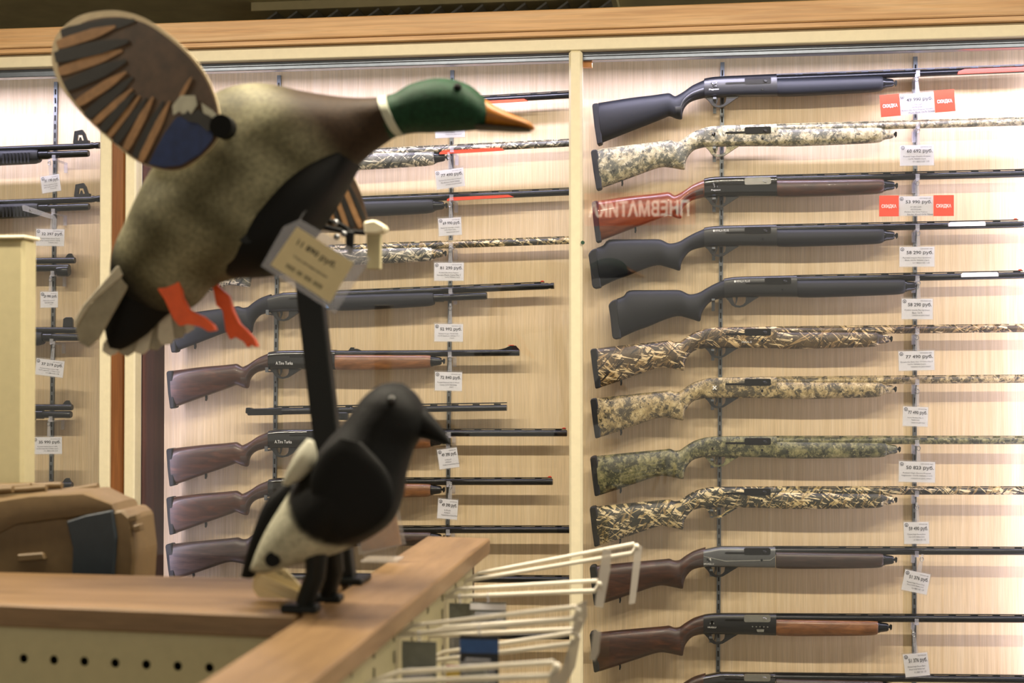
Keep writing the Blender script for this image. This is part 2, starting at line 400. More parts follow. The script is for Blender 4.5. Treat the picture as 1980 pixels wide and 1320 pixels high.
# narrow cabinet on its left
cab2 = thing('gun_cabinet', 'glazed cabinet of pump shotguns beyond the orange wooden post', 'cabinet', (P(0, 600, YF).x, 3.9, 0))
xC = P(-480, 600, YF).x; xD = P(240, 600, YF).x-0.001
box('base_unit', (xC, YF, 0), (xD, YB+0.2, ZB-0.001), 'cream_panel', cab2, 0.004)
xw = P(213, 600, YF).x
box('backing_panel', (xC, YB, ZB), (xw, YB+0.02, ZC), 'maple', cab2)
box('top_rail', (xC, YF, ZCR), (xD, YF+0.03, ZC-0.0005), 'cream', cab2, 0.002)
box('cabinet_top', (xC, YF+0.031, ZCR+0.02), (xD, YB-0.001, ZC-0.001), 'dark_panel', cab2)
box('sliding_track', (xC, YG-0.012, ZCR-0.022), (xw, YG+0.022, ZCR-0.0005), 'alu', cab2, 0.0015)
post('frame_post', 191, 212.5, YF, YF+0.05, 'cream', cab2, ZCR-0.0005)
post('wood_post', 213, 239.5, YF+0.012, YF+0.08, 'oak_post', cab2, ZCR-0.0005)
box('glass_pane', (xC, YG, ZB+0.001), (P(205, 600, YG).x, YG+0.005, ZCR-0.0225), 'pane_glass', cab2)
cx, ln = LEDS[0]
box('led_strip', (cx-ln/2, YG+0.026, ZCR-0.012), (cx+ln/2, YG+0.044, ZCR-0.0005), 'led_white', cab2)
# slotted steel uprights that carry the guns
def upright(px, py, px2, py2, par):
    a = P(px, py, YB); b_ = P(px2, py2, YB); wd = 0.0055
    d = (b_-a); zt, zb_ = ZCR+0.005, ZB+0.01
    ax = a.x+(zt-a.z)*d.x/d.z; bx = a.x+(zb_-a.z)*d.x/d.z
    r = slab('slotted_rail', [(ax-wd, YB-0.008, zt), (ax+wd, YB-0.008, zt), (bx+wd, YB-0.008, zb_), (bx-wd, YB-0.008, zb_)], (0, 0.0075, 0), 'rail_steel', par)
    bm = bmesh.new(); z = zt-0.03
    while z > zb_+0.03:
        x = ax+(z-zt)*d.x/d.z; addbox(bm, (x-0.0022, YB-0.0087, z-0.008), (x+0.0022, YB-0.0079, z+0.008)); z -= 0.026
    done('rail_slots', bm, 'slot_dark', r)['kind'] = 'stuff'
for q in ((541, 135, 533, 850), (875.5, 120, 868, 850), (1397, 110, 1389, 1200), (1769.5, 100, 1767, 1300)): upright(*q, cab)
upright(110, 150, 101, 900, cab2)
blk = P(1137, 123, YG+0.02)
box('door_stop', (blk.x-0.012, YG+0.001, blk.z-0.013), (blk.x+0.012, YG+0.02, blk.z+0.013), 'orange_block', cab)
g = P(1127, 469, YF); tube('lock_button', [(g.x, YF+0.0, g.z), (g.x, YF-0.006, g.z)], 0.005, 'green_dot', cab)
# ================================================================ THE GUNS
# outlines in zoom pixels of one traced gun, relative to its flat receiver top
def zz(pts, ox, oy, s=4.5): return [tuple((v-(ox if i % 2 == 0 else oy))/s for i, v in enumerate(p)) for p in pts]
ST = {
 'A': zz([(150,495,183,835),(300,477,310,793),(500,455,500,727),(650,440,640,678),(750,429,720,660),(790,425,790,667),(832,440,860,680),(870,437,908,686),
          (890,427,916,650),(915,408,928,600),(950,384,962,547),(1010,350,1010,512),(1085,326,1085,492)], 1240, 310),
 'W': zz([(165,488,198,836),(440,445,440,740),(640,422,640,663),(740,408,735,625),(785,405,785,607),(830,430,842,628),(862,418,892,632),
          (888,404,898,585),(922,382,922,525),(990,335,985,475),(1085,290,1080,447)], 1240, 262),
 'I': zz([(150,450,190,790),(210,425,240,765),(258,378,330,725),(400,374,430,690),(560,373,560,635),(690,373,680,600),(735,388,760,615),(780,408,820,632),
          (830,405,876,645),(880,388,888,590),(930,358,918,530),(1000,320,978,470),(1090,278,1075,440)], 1240, 255),
}
PAD = {
 'A': zz([(95,512),(108,498),(150,494),(166,560),(186,670),(184,836),(140,848),(118,700)], 1240, 310),
 'W': zz([(110,505),(122,492),(165,487),(180,600),(198,838),(155,851),(130,690)], 1240, 262),
 'I': zz([(78,505),(105,468),(150,450),(170,600),(190,792),(130,803),(112,780),(95,610)], 1240, 255),
}
A0 = {'A': -0.0105, 'W': -0.038, 'I': -0.022}     # slope of the traced receiver top
def rot2(u, v, a): c, s = math.cos(a), math.sin(a); return (u*c-v*s, u*s+v*c)
for k in ST:
    ST[k] = [rot2(s[0], s[1], -A0[k])+rot2(s[2], s[3], -A0[k]) for s in ST[k]]
    PAD[k] = [rot2(u, v, -A0[k]) for u, v in PAD[k]]
RCV = [(-34.4, 3.4, -34.4, 40.4), (-22, 1.2, -22, 40), (0, 0, 0, 40), (50, -.2, 50, 40.5), (105.6, -.4, 105.6, 42)]
RCV_ANG = [(-34.4, 6.5, -34.4, 40.4), (-4, 0.2, -20, 40), (0, 0, 0, 40), (50, 0, 50, 40.5), (104, 0, 104, 41)]
guns = []
def gun(label, O, slope, sc, style, stock, recv, fore, barrel, forend_end=310, muzzle=590, pad='rubber', port='port_black', cap='barrel_black',
        guard='gun_black', rib=True, tubemag=0, name='shotgun', recv_shape=RCV, Y=YGUN, swivel='barrel_black', choke=0, pump=False, belly=42.0):
    def q(u, v): x, y = rot2(u*sc, v*sc, slope); return (O[0]+x, O[1]+y)
    def qs(st): return [q(s[0], s[1])+q(s[2], s[3])+tuple(s[4:]) for s in st]
    base = P(*q(0, 45), Y)
    t = thing(name, label, 'shotgun', base, 'long guns shown on the cabinet wall'); t['q'] = 0; del t['q']
    n = len(ST[style]); th = []
    for i, s in enumerate(ST[style]):
        if i == n-1: s = (s[0]+4, s[1]-1.2, s[2]+4, s[3])
        th.append(s+(0.021 if i < n-6 else 0.0185,))
    so = loft('stock', qs(th), Y, stock, t, 3, 16, 0.9)
    if style == 'W' or stock.startswith('walnut'):
        gp = []
        for s_ in ST[style][-6:]:
            T_x, T_y, B_x, B_y = s_[:4]; gp.append((T_x+(B_x-T_x)*.27, T_y+(B_y-T_y)*.27, T_x+(B_x-T_x)*.95, T_y+(B_y-T_y)*.95, 0.0192))
        loft('grip_panel', qs(gp), Y, 'walnut_dark' if stock.startswith('walnut') else 'gun_black', so, 3, 14, 0.9)
    pd = prism('recoil_pad', [q(u, v) for u, v in PAD[style]], Y-0.0195, Y+0.0195, pad, so, 0.003)
    if swivel:
        sx, sy = ST[style][1][2], ST[style][1][3]
        sx += 12; sy -= 3.0
        prism('sling_swivel', [q(sx-1.8, sy-3), q(sx+1.8, sy-4), q(sx+2.2, sy+4), q(sx+0.5, sy+9), q(sx-1.6, sy+8), q(sx-1.2, sy+3)], Y-0.004, Y+0.004, swivel, so)
    rc = loft('receiver', qs([s+(0.019,) for s in recv_shape]), Y, recv, t, 2, 20, 0.55)
    # ejection port, bolt and handle slot
    yf = Y-0.019
    po = prism('ejection_port', [q(44, 5), q(47, 3.6), q(92, 3.6), q(95, 5), q(95, 15), q(92, 17), q(46, 17), q(44, 15)], yf-0.0010, yf+0.004, port, rc)
    prism('bolt_handle', [q(80, 9), q(84, 8), q(88, 11), q(86, 14), q(82, 13)], yf-0.005, yf-0.0011, 'bolt_steel' if port == 'bolt_steel' else 'gun_black', po, 0.0008)
    prism('handle_slot', [q(6, 13.5), q(9, 11.6), q(44, 11.6), q(44, 15.4), q(9, 15.4)], yf-0.0007, yf+0.004, 'port_black', rc)
    c_ = P(*q(78, 27), yf-0.0006); tube('receiver_pin', [(c_.x, yf+0.002, c_.z), (c_.x, yf-0.0012, c_.z)], 0.0033, 'barrel_black', rc, 10)
    # trigger guard bow and trigger
    outer = [(-35,38),(-27,46),(-21,55),(-14,59),(-6,60),(3,58),(13,52),(24,45),(36,38)]
    inner = [(-19,40),(-18,46),(-15.5,52),(-11,55.5),(-5,56.3),(1,54.5),(5.5,50),(6.8,45),(7,40)]
    bm = bmesh.new(); rows = []
    for yy in (Y-0.0065, Y+0.0065):
        rows.append(([bm.verts.new(P(*q(*p), Y)+Vector((0, yy-Y, 0))) for p in outer], [bm.verts.new(P(*q(*p), Y)+Vector((0, yy-Y, 0))) for p in inner]))
    for i in range(len(outer)-1):
        for (o_, n_) in rows: bm.faces.new((o_[i], o_[i+1], n_[i+1], n_[i]))
        for k in (0, 1): bm.faces.new((rows[0][k][i], rows[0][k][i+1], rows[1][k][i+1], rows[1][k][i]))
    for i in (0, -1): bm.faces.new((rows[0][0][i], rows[0][1][i], rows[1][1][i], rows[1][0][i]))
    gd = done('trigger_guard', bm, guard, t)
    prism('trigger', [q(-13, 39), q(-8.5, 39), q(-9.5, 46), q(-12.5, 53), q(-14, 52), q(-12.5, 46)], Y-0.003, Y+0.003, guard, gd)
    # fore-end, magazine cap, barrel and rib
    fe = forend_end
    bl = belly
    fs = [(105.6, 9, 105.6, bl-0.5, 0.019), (116, 9.5, 116, bl+1, 0.0205), (160, 10, 160, bl+1.5, 0.021), (fe-40, 11.5, fe-40, bl, 0.021), (fe-8, 12, fe-8, bl-1.5, 0.02), (fe, 13.5, fe, bl-4.5, 0.017)]
    f_ = loft('forend', qs(fs), Y, fore, t, 3, 16, 0.72)
    if pump:
        bm = bmesh.new(); u = fe-70
        while u < fe-14:
            a = [P(*q(*p), Y) for p in ((u, 20), (u+3.5, 20), (u+3.5, 41), (u, 41))]
            addbox(bm, (a[0].x, Y-0.0235, a[2].z), (a[1].x, Y-0.0195, a[0].z)); u += 7.5
        done('grip_ribs', bm, fore, f_)['kind'] = 'stuff'
    if tubemag:
        a, b_ = P(*q(fe-10, 24), Y), P(*q(tubemag, 24), Y)
        mt = tube('magazine_tube', [a, a.lerp(b_, 0.97), b_], [0.0105, 0.0105, 0.0092], cap, t, 16)
        c1, c2 = P(*q(fe-1, 24), Y), P(*q(fe+20, 24), Y); tube('magazine_clamp', [c1, c2], 0.013, cap, mt, 14)
    else:
        pts = [(fe-2, 25.5), (fe+3, 25.5), (fe+5, 25.5), (fe+18, 25.5), (fe+21, 25.5)]
        mc = tube('magazine_cap', [P(*q(*p), Y) for p in pts], [0.0155, 0.0155, 0.0138, 0.0112, 0.009], cap, t, 14)
        prism('swivel_stud', [q(fe+20, 24), q(fe+23, 23), q(fe+26, 20), q(fe+28.5, 22), q(fe+28, 29), q(fe+25.5, 32), q(fe+24, 28), q(fe+20, 27)], Y-0.004, Y+0.004, 'barrel_black', mc)
    bc = 8.9
    b1, b2 = P(*q(100, bc), Y), P(*q(muzzle, bc), Y)
    br = tube('barrel', [b1, b1.lerp(b2, 0.3), b1.lerp(b2, 0.995), b2], [0.0106, 0.0096, 0.0091, 0.0084], barrel, t, 18)
    if choke:
        c2 = P(*q(muzzle+choke, bc), Y); tube('choke_tube', [b2, b2.lerp(c2, .3), b2.lerp(c2, .35), b2.lerp(c2, .6), b2.lerp(c2, .65), c2], [.0088, .0088, .0075, .0075, .0088, .0088], barrel, br, 16)
    if rib:
        u = 100; bm = bmesh.new()
        end = muzzle-2
        loop = [P(*q(a, b_), Y) for a, b_ in ((u, -0.6), (end, -0.6), (end, 1.2), (u, 1.2))]
        vs0 = [bm.verts.new(p+Vector((0, -0.0036, 0))) for p in loop]; vs1 = [bm.verts.new(p+Vector((0, 0.0036, 0))) for p in loop]
        bm.faces.new(vs0); bm.faces.new(vs1[::-1])
        for i in range(4): bm.faces.new((vs0[i], vs0[(i+1) % 4], vs1[(i+1) % 4], vs1[i]))
        while u < end-6:
            wd = 13
            pp = [P(*q(a, b_), Y) for a, b_ in ((u, 0.8), (min(u+wd, end), 0.8), (min(u+wd+1.5, end), 4.2), (u-1.5, 4.2))]
            v0 = [bm.verts.new(p+Vector((0, -0.003, 0))) for p in pp]; v1 = [bm.verts.new(p+Vector((0, 0.003, 0))) for p in pp]
            bm.faces.new(v0); bm.faces.new(v1[::-1])
            for i in range(4): bm.faces.new((v0[i], v0[(i+1) % 4], v1[(i+1) % 4], v1[i]))
            u += 42.5
        done('rib', bm, barrel, br)
        prism('bead_sight', [q(muzzle-9, -3), q(muzzle-4, -3), q(muzzle-3, -0.5), q(muzzle-11, -0.5)], Y-0.002, Y+0.002, 'red_flag', br)
    t['_'] = 0; del t['_']
    guns.append((t, q, O, label))
    return t, q, rc, br
def emblem_bird(q, u, v, rc, mat='ink_white', s=1.0):       # spread-wing emblem
    y = YGUN-0.0196
    bm = bmesh.new()
    for loop in ([(-5,-2),(-3,-5),(-1,-5.5),(-1,4),(-2.5,-0.5),(-4,3),(-4.2,0),(-5.2,3.5)], [(5,-2),(3,-5),(1,-5.5),(1,4),(2.5,-0.5),(4,3),(4.2,0),(5.2,3.5)], [(-0.7,-6),(0.7,-6),(0.7,3),(0,6),(-0.7,3)]):
        f = bm.faces.new([bm.verts.new(P(*q(u+a*s, v+b_*s), y)) for a, b_ in loop])
    bmesh.ops.solidify(bm, geom=bm.faces[:], thickness=0.0004)
    return done('emblem', bm, mat, rc)
def emblem_horse(q, u, v, rc):                              # thin-line winged animal
    y = YGUN-0.0196; bm = bmesh.new()
    strokes = [[(-6,-4),(-2,0),(0,-1),(3,-2),(6,-6)], [(-6,-4),(-4,-6),(-3,-2)], [(-2,0),(-3,4),(-6,5)], [(3,-2),(3,3),(5,5)], [(6,-6),(4,-5),(3,-2)], [(-3,2),(0,4),(4,2)]]
    for st in strokes:
        for (a, b_), (c, d) in zip(st, st[1:]):
            l = math.hypot(c-a, d-b_); nx, ny = -(d-b_)/l*0.42, (c-a)/l*0.42
            bm.faces.new([bm.verts.new(P(*q(u+x, v+y2), y)) for x, y2 in ((a+nx, b_+ny), (c+nx, d+ny), (c-nx, d-ny), (a-nx, b_-ny))])
    bmesh.ops.solidify(bm, geom=bm.faces[:], thickness=0.0004)
    return done('emblem', bm, 'ink_white', rc)
def gtext(q, s, u, v, wpx, hpx, rc, mat='ink_white', slope=0.0):
    p = P(*q(u, v), YGUN-0.0198); text('lettering', s, p, wpx*MPP, hpx*MPP, mat, rc, -slope)
# ---- right bay
k = 'black synthetic shotgun with capped pistol grip, topmost gun beside the red sale cards'
t, q, rc, br = gun(k, (1395.6,148.2), -0.040, 1.0, 'W', 'poly_black', 'gun_black', 'poly_black', 'barrel_black', 310, 610, swivel=None)
emblem_horse(q, -15, 16, rc); gtext(q, 'Pegasus', -16, 24, 18, 3.6, rc, slope=-0.04)
prism('bore_guard', [q(458, 8), q(470, 4), q(610, 4), q(610, 12), q(456, 13)], YGUN-0.0145, YGUN-0.0085, 'red_flag', br)
t, q, rc, br = gun('pale sand and grey camouflage shotgun hung below the black sale gun', (1395.6,243.3), -0.028, 1.0, 'A', 'camo_grey', 'camo_grey', 'camo_grey', 'camo_grey', 310, 612, guard='camo_grey', cap='camo_grey')
emblem_bird(q, -16, 17, rc, s=0.8); 
t, q, rc, br = gun('reddish walnut shotgun with black receiver and bright bolt', (1395.6,341.1), -0.024, 1.0, 'W', 'walnut_sign_red', 'gloss_black', 'walnut', 'barrel_black', 312, 606, port='bolt_steel')
emblem_horse(q, -12, 18, rc); gtext(q, 'Pegasus', -12, 26, 17, 3.6, rc, slope=-0.024)
t, q, rc, br = gun('black shotgun with raised cheekpiece whose butt stands nearest the cream post', (1395.6,436.4), -0.020, 1.0, 'I', 'poly_black', 'gun_black', 'poly_black', 'barrel_black', 312, 575, choke=26, swivel=None)
gtext(q, '\u25cfMPALA PLUS', -2, 9, 29, 4.2, rc, slope=-0.02)
prism('barrel_sticker', [q(438, 4), q(442, 1.5), q(508, 1.5), q(510, 4), q(510, 10), q(438, 10)], YGUN-0.0112, YGUN-0.0088, 'paper', br)
t, q, rc, br = gun('black shotgun with raised cheekpiece set further along, above the brown reed camouflage gun', (1434.5,534.5), -0.021, 1.0, 'I', 'poly_black', 'gun_black', 'poly_black', 'barrel_black', 314, 545, choke=26, swivel=None)
gtext(q, '\u25cfMPALA PLUS', 0, 9, 29, 4.2, rc, slope=-0.02)
prism('barrel_sticker', [q(424, 4), q(428, 1.5), q(494, 1.5), q(496, 4), q(496, 10), q(424, 10)], YGUN-0.0112, YGUN-0.0088, 'paper', br)
t, q, rc, br = gun('brown reed camouflage shotgun with straw stalks and black guard', (1395.6,632.4), -0.010, 1.0, 'A', 'reed_brown', 'reed_brown', 'reed_brown', 'reed_brown', 302, 620, cap='reed_brown')
gtext(q, 'MAX-5', 48, 29, 18, 3.6, rc, 'ink_white')
t, q, rc, br = gun('tan blotch camouflage shotgun with black trigger guard', (1395.6,729.1), -0.008, 1.0, 'A', 'camo_tan', 'camo_tan', 'camo_tan', 'camo_tan', 310, 620, cap='camo_tan')
gtext(q, '\u2716', -14, 20, 8, 8, rc)
t, q, rc, br = gun('dark green blotch camouflage shotgun with grey grip highlight', (1395.6,842.9), 0.0, 1.0, 'A', 'camo_green', 'camo_green', 'camo_green', 'camo_green', 318, 620, guard='camo_green', cap='camo_green')
emblem_bird(q, -17, 26, rc, 'tail_pale', 0.7)
t, q, rc, br = gun('dark marsh camouflage shotgun with pale crossing reeds', (1394.8,940.5), 0.0, 1.0, 'A', 'reed_dark', 'reed_dark', 'reed_dark', 'reed_dark', 312, 620, guard='reed_dark', cap='reed_dark')
t, q, rc, br = gun('walnut shotgun with angular grey receiver and pale engraved line', (1394.8,1055.4), 0.003, 1.0, 'A', 'walnut', 'receiver_grey', 'walnut_dark', 'barrel_black', 312, 620, recv_shape=RCV_ANG, rib=True)
emblem_bird(q, -24, 27, rc, s=0.85); gtext(q, 'HUGLU', -24, 34.5, 18, 3.2, rc)
yq = YGUN-0.0193
prism('engraved_line', [q(-34, 19), q(-34, 20.5), q(8, 30), q(95, 28), q(105, 20), q(105, 18.5), q(94.5, 26.3), q(8, 28.2)], yq-0.0006, yq+0.002, 'bolt_steel', rc)
t, q, rc, br = gun('walnut shotgun with black receiver and polished bolt, above the lowest gun', (1394.8,1185), 0.005, 1.0, 'A', 'walnut', 'gun_black', 'walnut_honey', 'barrel_black', 302, 620, port='bolt_steel')
emblem_bird(q, -18, 20, rc, s=0.85); gtext(q, 'HUGLU', -18, 27.5, 15, 3.0, rc); 
prism('receiver_badge', [q(68, 31), q(83, 31), q(82, 36), q(70, 36)], yq-0.0006, yq+0.002, 'bolt_steel', rc); gtext(q, '\u2022 \u2022 \u2022 \u2022 \u2022', 75, 26, 30, 2.2, rc, 'bolt_steel')
t, q, rc, br = gun('lowest shotgun of the wall, black receiver with bright engraved bolt', (1394.8,1299), 0.010, 1.0, 'A', 'walnut', 'gloss_black', 'walnut_dark', 'barrel_black', 312, 620, port='bolt_steel', recv_shape=RCV_ANG)
emblem_bird(q, 58, 11, rc, 'gun_black', 0.7)
# ---- left bay
S = 0.918
t, q, rc, br = gun('black shotgun behind the duck head, hung highest in its bay', (545, 207), -0.056, S, 'A', 'poly_black', 'gun_black', 'poly_black', 'barrel_black', 318, 620)
prism('bore_guard', [q(400, 9), q(410, 11), q(510, 11), q(518, 16), q(400, 17)], YGUN-0.0145, YGUN-0.0085, 'red_flag', br)
t, q, rc, br = gun('grey reed camouflage shotgun with red strip under the barrel', (548, 296), -0.049, S, 'A', 'reed_grey', 'reed_grey', 'reed_grey', 'reed_grey', 318, 622, guard='gun_black')
prism('bore_guard', [q(328, 15), q(336, 11), q(456, 11), q(466, 17), q(328, 18.5)], YGUN-0.0145, YGUN-0.0085, 'red_flag', br)
t, q, rc, br = gun('black shotgun with red strip under its barrel beside the spread wing', (548, 386), -0.041, S, 'A', 'poly_black', 'gun_black', 'poly_black', 'barrel_black', 316, 622)
prism('bore_guard', [q(344, 13), q(352, 9), q(474, 9), q(485, 14), q(344, 17)], YGUN-0.0145, YGUN-0.0085, 'red_flag', br)
t, q, rc, br = gun('dark reed camouflage shotgun behind the duck legs and hanging ticket', (548, 477), -0.036, S, 'A', 'reed_grey', 'reed_dark', 'reed_grey', 'reed_dark', 314, 620, cap='reed_dark')
t, q, rc, br = gun('black tactical shotgun with long magazine tube and screw-in choke', (552, 565.5), -0.041, S, 'A', 'poly_black', 'gun_black', 'poly_black', 'barrel_black', 312, 548, tubemag=424, choke=18, recv_shape=RCV_ANG, swivel='barrel_black')
prism('ghost_label', [q(68, 30), q(86, 29), q(90, 36), q(70, 37)], YGUN-0.0203, YGUN-0.019, 'blue_label', rc)
t, q, rc, br = gun('glossy walnut shotgun with open rifle sights', (553, 677), -0.008, S, 'W', 'walnut', 'gloss_black', 'walnut_honey', 'barrel_black', 306, 492, rib=False)
gtext(q, 'A.Tiro Turka', -4, 27, 34, 6, rc)
prism('rear_sight', [q(118, 4), q(132, 1), q(136, -5), q(143, -5), q(143, -2), q(150, -2), q(164, 4)], YGUN-0.004, YGUN+0.004, 'barrel_black', br)
prism('front_sight', [q(438, 4), q(462, -1), q(472, -6), q(484, -6), q(491, 2), q(491, 4)], YGUN-0.003, YGUN+0.003, 'barrel_black', br)
prism('sight_bead', [q(468, -7.5), q(480, -7.5), q(480, -6.1), q(468, -6.1)], YGUN-0.002, YGUN+0.002, 'red_flag', br)
t, q, rc, br = gun('brown walnut shotgun beneath the loose spare barrel', (553, 829), 0.0, S, 'W', 'walnut', 'gloss_black', 'walnut_honey', 'barrel_black', 306, 592, name='shotgun')
gtext(q, 'A.Tiro Turka', -6, 27, 34, 6, rc)
t, q, rc, br = gun('warm walnut shotgun whose receiver hides behind the magpie', (553, 923), 0.0, S, 'W', 'walnut', 'gloss_black', 'walnut_honey', 'barrel_black', 306, 562)
t, q, rc, br = gun('greyish walnut shotgun with perforated pad just over the counter', (553, 1016), 0.0, S, 'A', 'walnut_dark', 'gun_black', 'walnut_dark', 'barrel_black', 306, 610)
t, q, rc, br = gun('black shotgun half hidden behind the counter under the magpie', (553, 1108), 0.008, S, 'A', 'poly_black', 'gun_black', 'poly_black', 'barrel_black', 306, 612)
t, q, rc, br = gun('black barrelled shotgun low behind the wire hooks', (553, 1218), 0.006, S, 'A', 'walnut_dark', 'gun_black', 'walnut_dark', 'barrel_black', 306, 612)
# spare barrel
sb = thing('spare_barrel', 'loose black ribbed shotgun barrel on two brackets', 'gun barrel', P(720, 800, YGUN))
a, b_ = P(520, 795, YGUN), P(980, 788, YGUN)
tube('barrel_tube', [a, a.lerp(b_, 0.3), b_], [0.0105, 0.0092, 0.0085], 'barrel_black', sb, 18)
prism('barrel_extension', [(475, 788), (484, 788), (486, 790), (545, 788), (545, 802), (478, 803), (478, 799), (474, 799)], YGUN-0.010, YGUN+0.010, 'barrel_black', sb, 0.002)
prism('rib', [(530, 785), (980, 777.5), (980, 779.5), (530, 787.5)], YGUN-0.0035, YGUN+0.0035, 'barrel_black', sb)
for i in range(11): prism('rib_post', [(545+i*41, 787-i*0.68), (558+i*41, 787-i*0.68), (558+i*41, 790-i*0.68), (545+i*41, 790-i*0.68)], YGUN-0.003, YGUN+0.003, 'barrel_black', sb)
prism('gas_lug', [(640, 796), (672, 796), (672, 812), (640, 812)], YGUN-0.010, YGUN+0.010, 'barrel_black', sb, 0.003)
# ---- far-left bay: pump guns entering from the left
def pump(label, muzzle_px, ytop, slope, tube_px, fore_px, sight=None, brake=False, fat=False, lower=16.0):
    O = (-330, ytop+(-330-muzzle_px)*slope*-1*-1)   # flat receiver top, off to the left
    O = (-330, ytop-(muzzle_px+330)*slope)
    t, q, rc, br = gun(label, O, slope, S, 'W', 'poly_black', 'gun_black', 'poly_black', 'barrel_black',
        (fore_px+330)/S, (muzzle_px+330)/S, tubemag=(tube_px+330)/S, rib=False, pump=True, name='pump_shotgun')
    y = ytop
    if sight == 'tall':
        x = muzzle_px-8
        s_ = slab('front_sight', [P(px, py, YGUN) + Vector((0, -0.004, 0)) for px, py in ((x-28, y+3), (x-25, y-20), (x-10, y-23), (x-5, y-16), (x+1, y+3), (x-6, y+3), (x-7, y-3), (x-10, y-13), (x-19, y-13), (x-20, y-3), (x-21, y+3))], (0, 0.008, 0), 'gun_black', br)
        prism('sight_base', [(x-28, y-2), (x+1, y-3), (x+1, y+5), (x-28, y+6)], YGUN-0.006, YGUN+0.006, 'gun_black', s_)
        prism('sight_post', [(x-16, y-9), (x-14, y-9), (x-12, y-2), (x-18, y-2)], YGUN-0.002, YGUN+0.002, 'gun_black', s_)
    elif sight == 'low':
        x = muzzle_px-9; prism('front_sight', [(x-10, y+3), (x-6, y-3), (x-3, y-5), (x+2, y-5), (x+4, y-1), (x+7, y+3)], YGUN-0.003, YGUN+0.003, 'gun_black', br)
    elif sight == 'block':
        x = 130; prism('front_sight', [(x-9, y+3), (x-8, y-14), (x-3, y-17), (x+7, y-17), (x+10, y-12), (x+10, y+3)], YGUN-0.005, YGUN+0.005, 'gun_black', br, 0.001)
    if brake:
        a, b_ = P(muzzle_px-1, y+7.5, YGUN), P(muzzle_px+15, y+7, YGUN); tube('muzzle_brake', [a, a.lerp(b_, .2), a.lerp(b_, .25), a.lerp(b_, .5), a.lerp(b_, .55), b_], [.0098, .0098, .0085, .0085, .0098, .0098], 'barrel_black', br, 16)
    if fat:
        a, b_ = P(tube_px-22, 524, YGUN), P(tube_px, 524, YGUN); tube('tube_cap', [a, a.lerp(b_, .3), a.lerp(b_, .9), b_], [.0145, .016, .016, .013], 'barrel_black', br, 16)
    return t
pump('black pump shotgun with tall loop front sight, topmost of the pump guns', 178, 274, -0.040, 171, 76, 'tall', True)
pump('black pump shotgun with tall loop front sight and clear hook across it', 180, 377, -0.040, 172, 76, 'tall', True)
pump('black pump shotgun with thick capped magazine tube and small bead', 145, 495, -0.016, 134, 30, 'low', False, True)
pump('black pump shotgun with solid block front sight behind the duck tail', 165, 630, 0.0, 158, 84, 'block')
pump('black pump shotgun with short twin tubes above the tan case', 140, 779, 0.0, 138, 66, 'low')
pump('black pump shotgun barely showing over the tan case', 140, 929, 0.0, 136, 66, 'low')
# ================================================================ BRACKETS AND PRICE TAGS
def bracket(px, py, lab, mat='clear_plastic', w_=7, tip=0.012):
    p = P(px, py, YGUN); r = w_/2*MPP
    t = thing('gun_bracket', lab, 'bracket', (p.x, YB-0.009, p.z), 'brackets clipped to the slotted rails')
    bm = bmesh.new(); addbox(bm, (p.x-r, YGUN-0.022, p.z-0.004), (p.x+r, YB-0.0088, p.z))
    done('arm', bm, mat, t)
    box('upturned_tip', (p.x-r, YGUN-0.026, p.z-0.004), (p.x+r, YGUN-0.0221, p.z+tip), mat, t)
    box('clip_plate', (p.x-r, YB-0.012, p.z-0.03), (p.x+r, YB-0.0088, p.z-0.0042), mat, t)
railx = {'far': lambda y: 110-(y-150)*0.012, 'l2': lambda y: 875.5-(y-120)*0.0103, 'r2': lambda y: 1769.5-(y-100)*0.0021, 'l1': lambda y: 540-(y-135)*0.0085, 'r1': lambda y: 1396.5-(y-110)*0.0073}
for t, q, O, lab in guns:
    short = ' '.join(lab.split()[:10]).rstrip(',')
    cols = ('far',) if O[0] < 0 else (('l1', 'l2') if O[0] < 800 else ('r1', 'r2'))
    for c in cols:
        u = (railx[c](O[1])-O[0])/(S if O[0] < 800 else 1)
        lowpx = q(u, 15.0)
        if c == 'far': lowpx = q(u, 36.0) if not ('small bead' in lab) else q(u, 40)
        if c in ('l1', 'r1'): 
            lowpx = q(u, 43.5); lowpx = (railx[c](lowpx[1])-14, q(u-14, 43)[1]); 
            if lowpx[1] > 1150 and c == 'l1': continue
            bracket(lowpx[0], lowpx[1], 'grey bracket under the receiver of '+short, 'rail_steel', 6, 0.010 if c == 'l1' else 0.001)
        else:
            if lowpx[1] > 1300: continue
            bracket(railx[c](lowpx[1])+3, lowpx[1], 'clear bracket under the barrel of '+short)
YT = 3.878
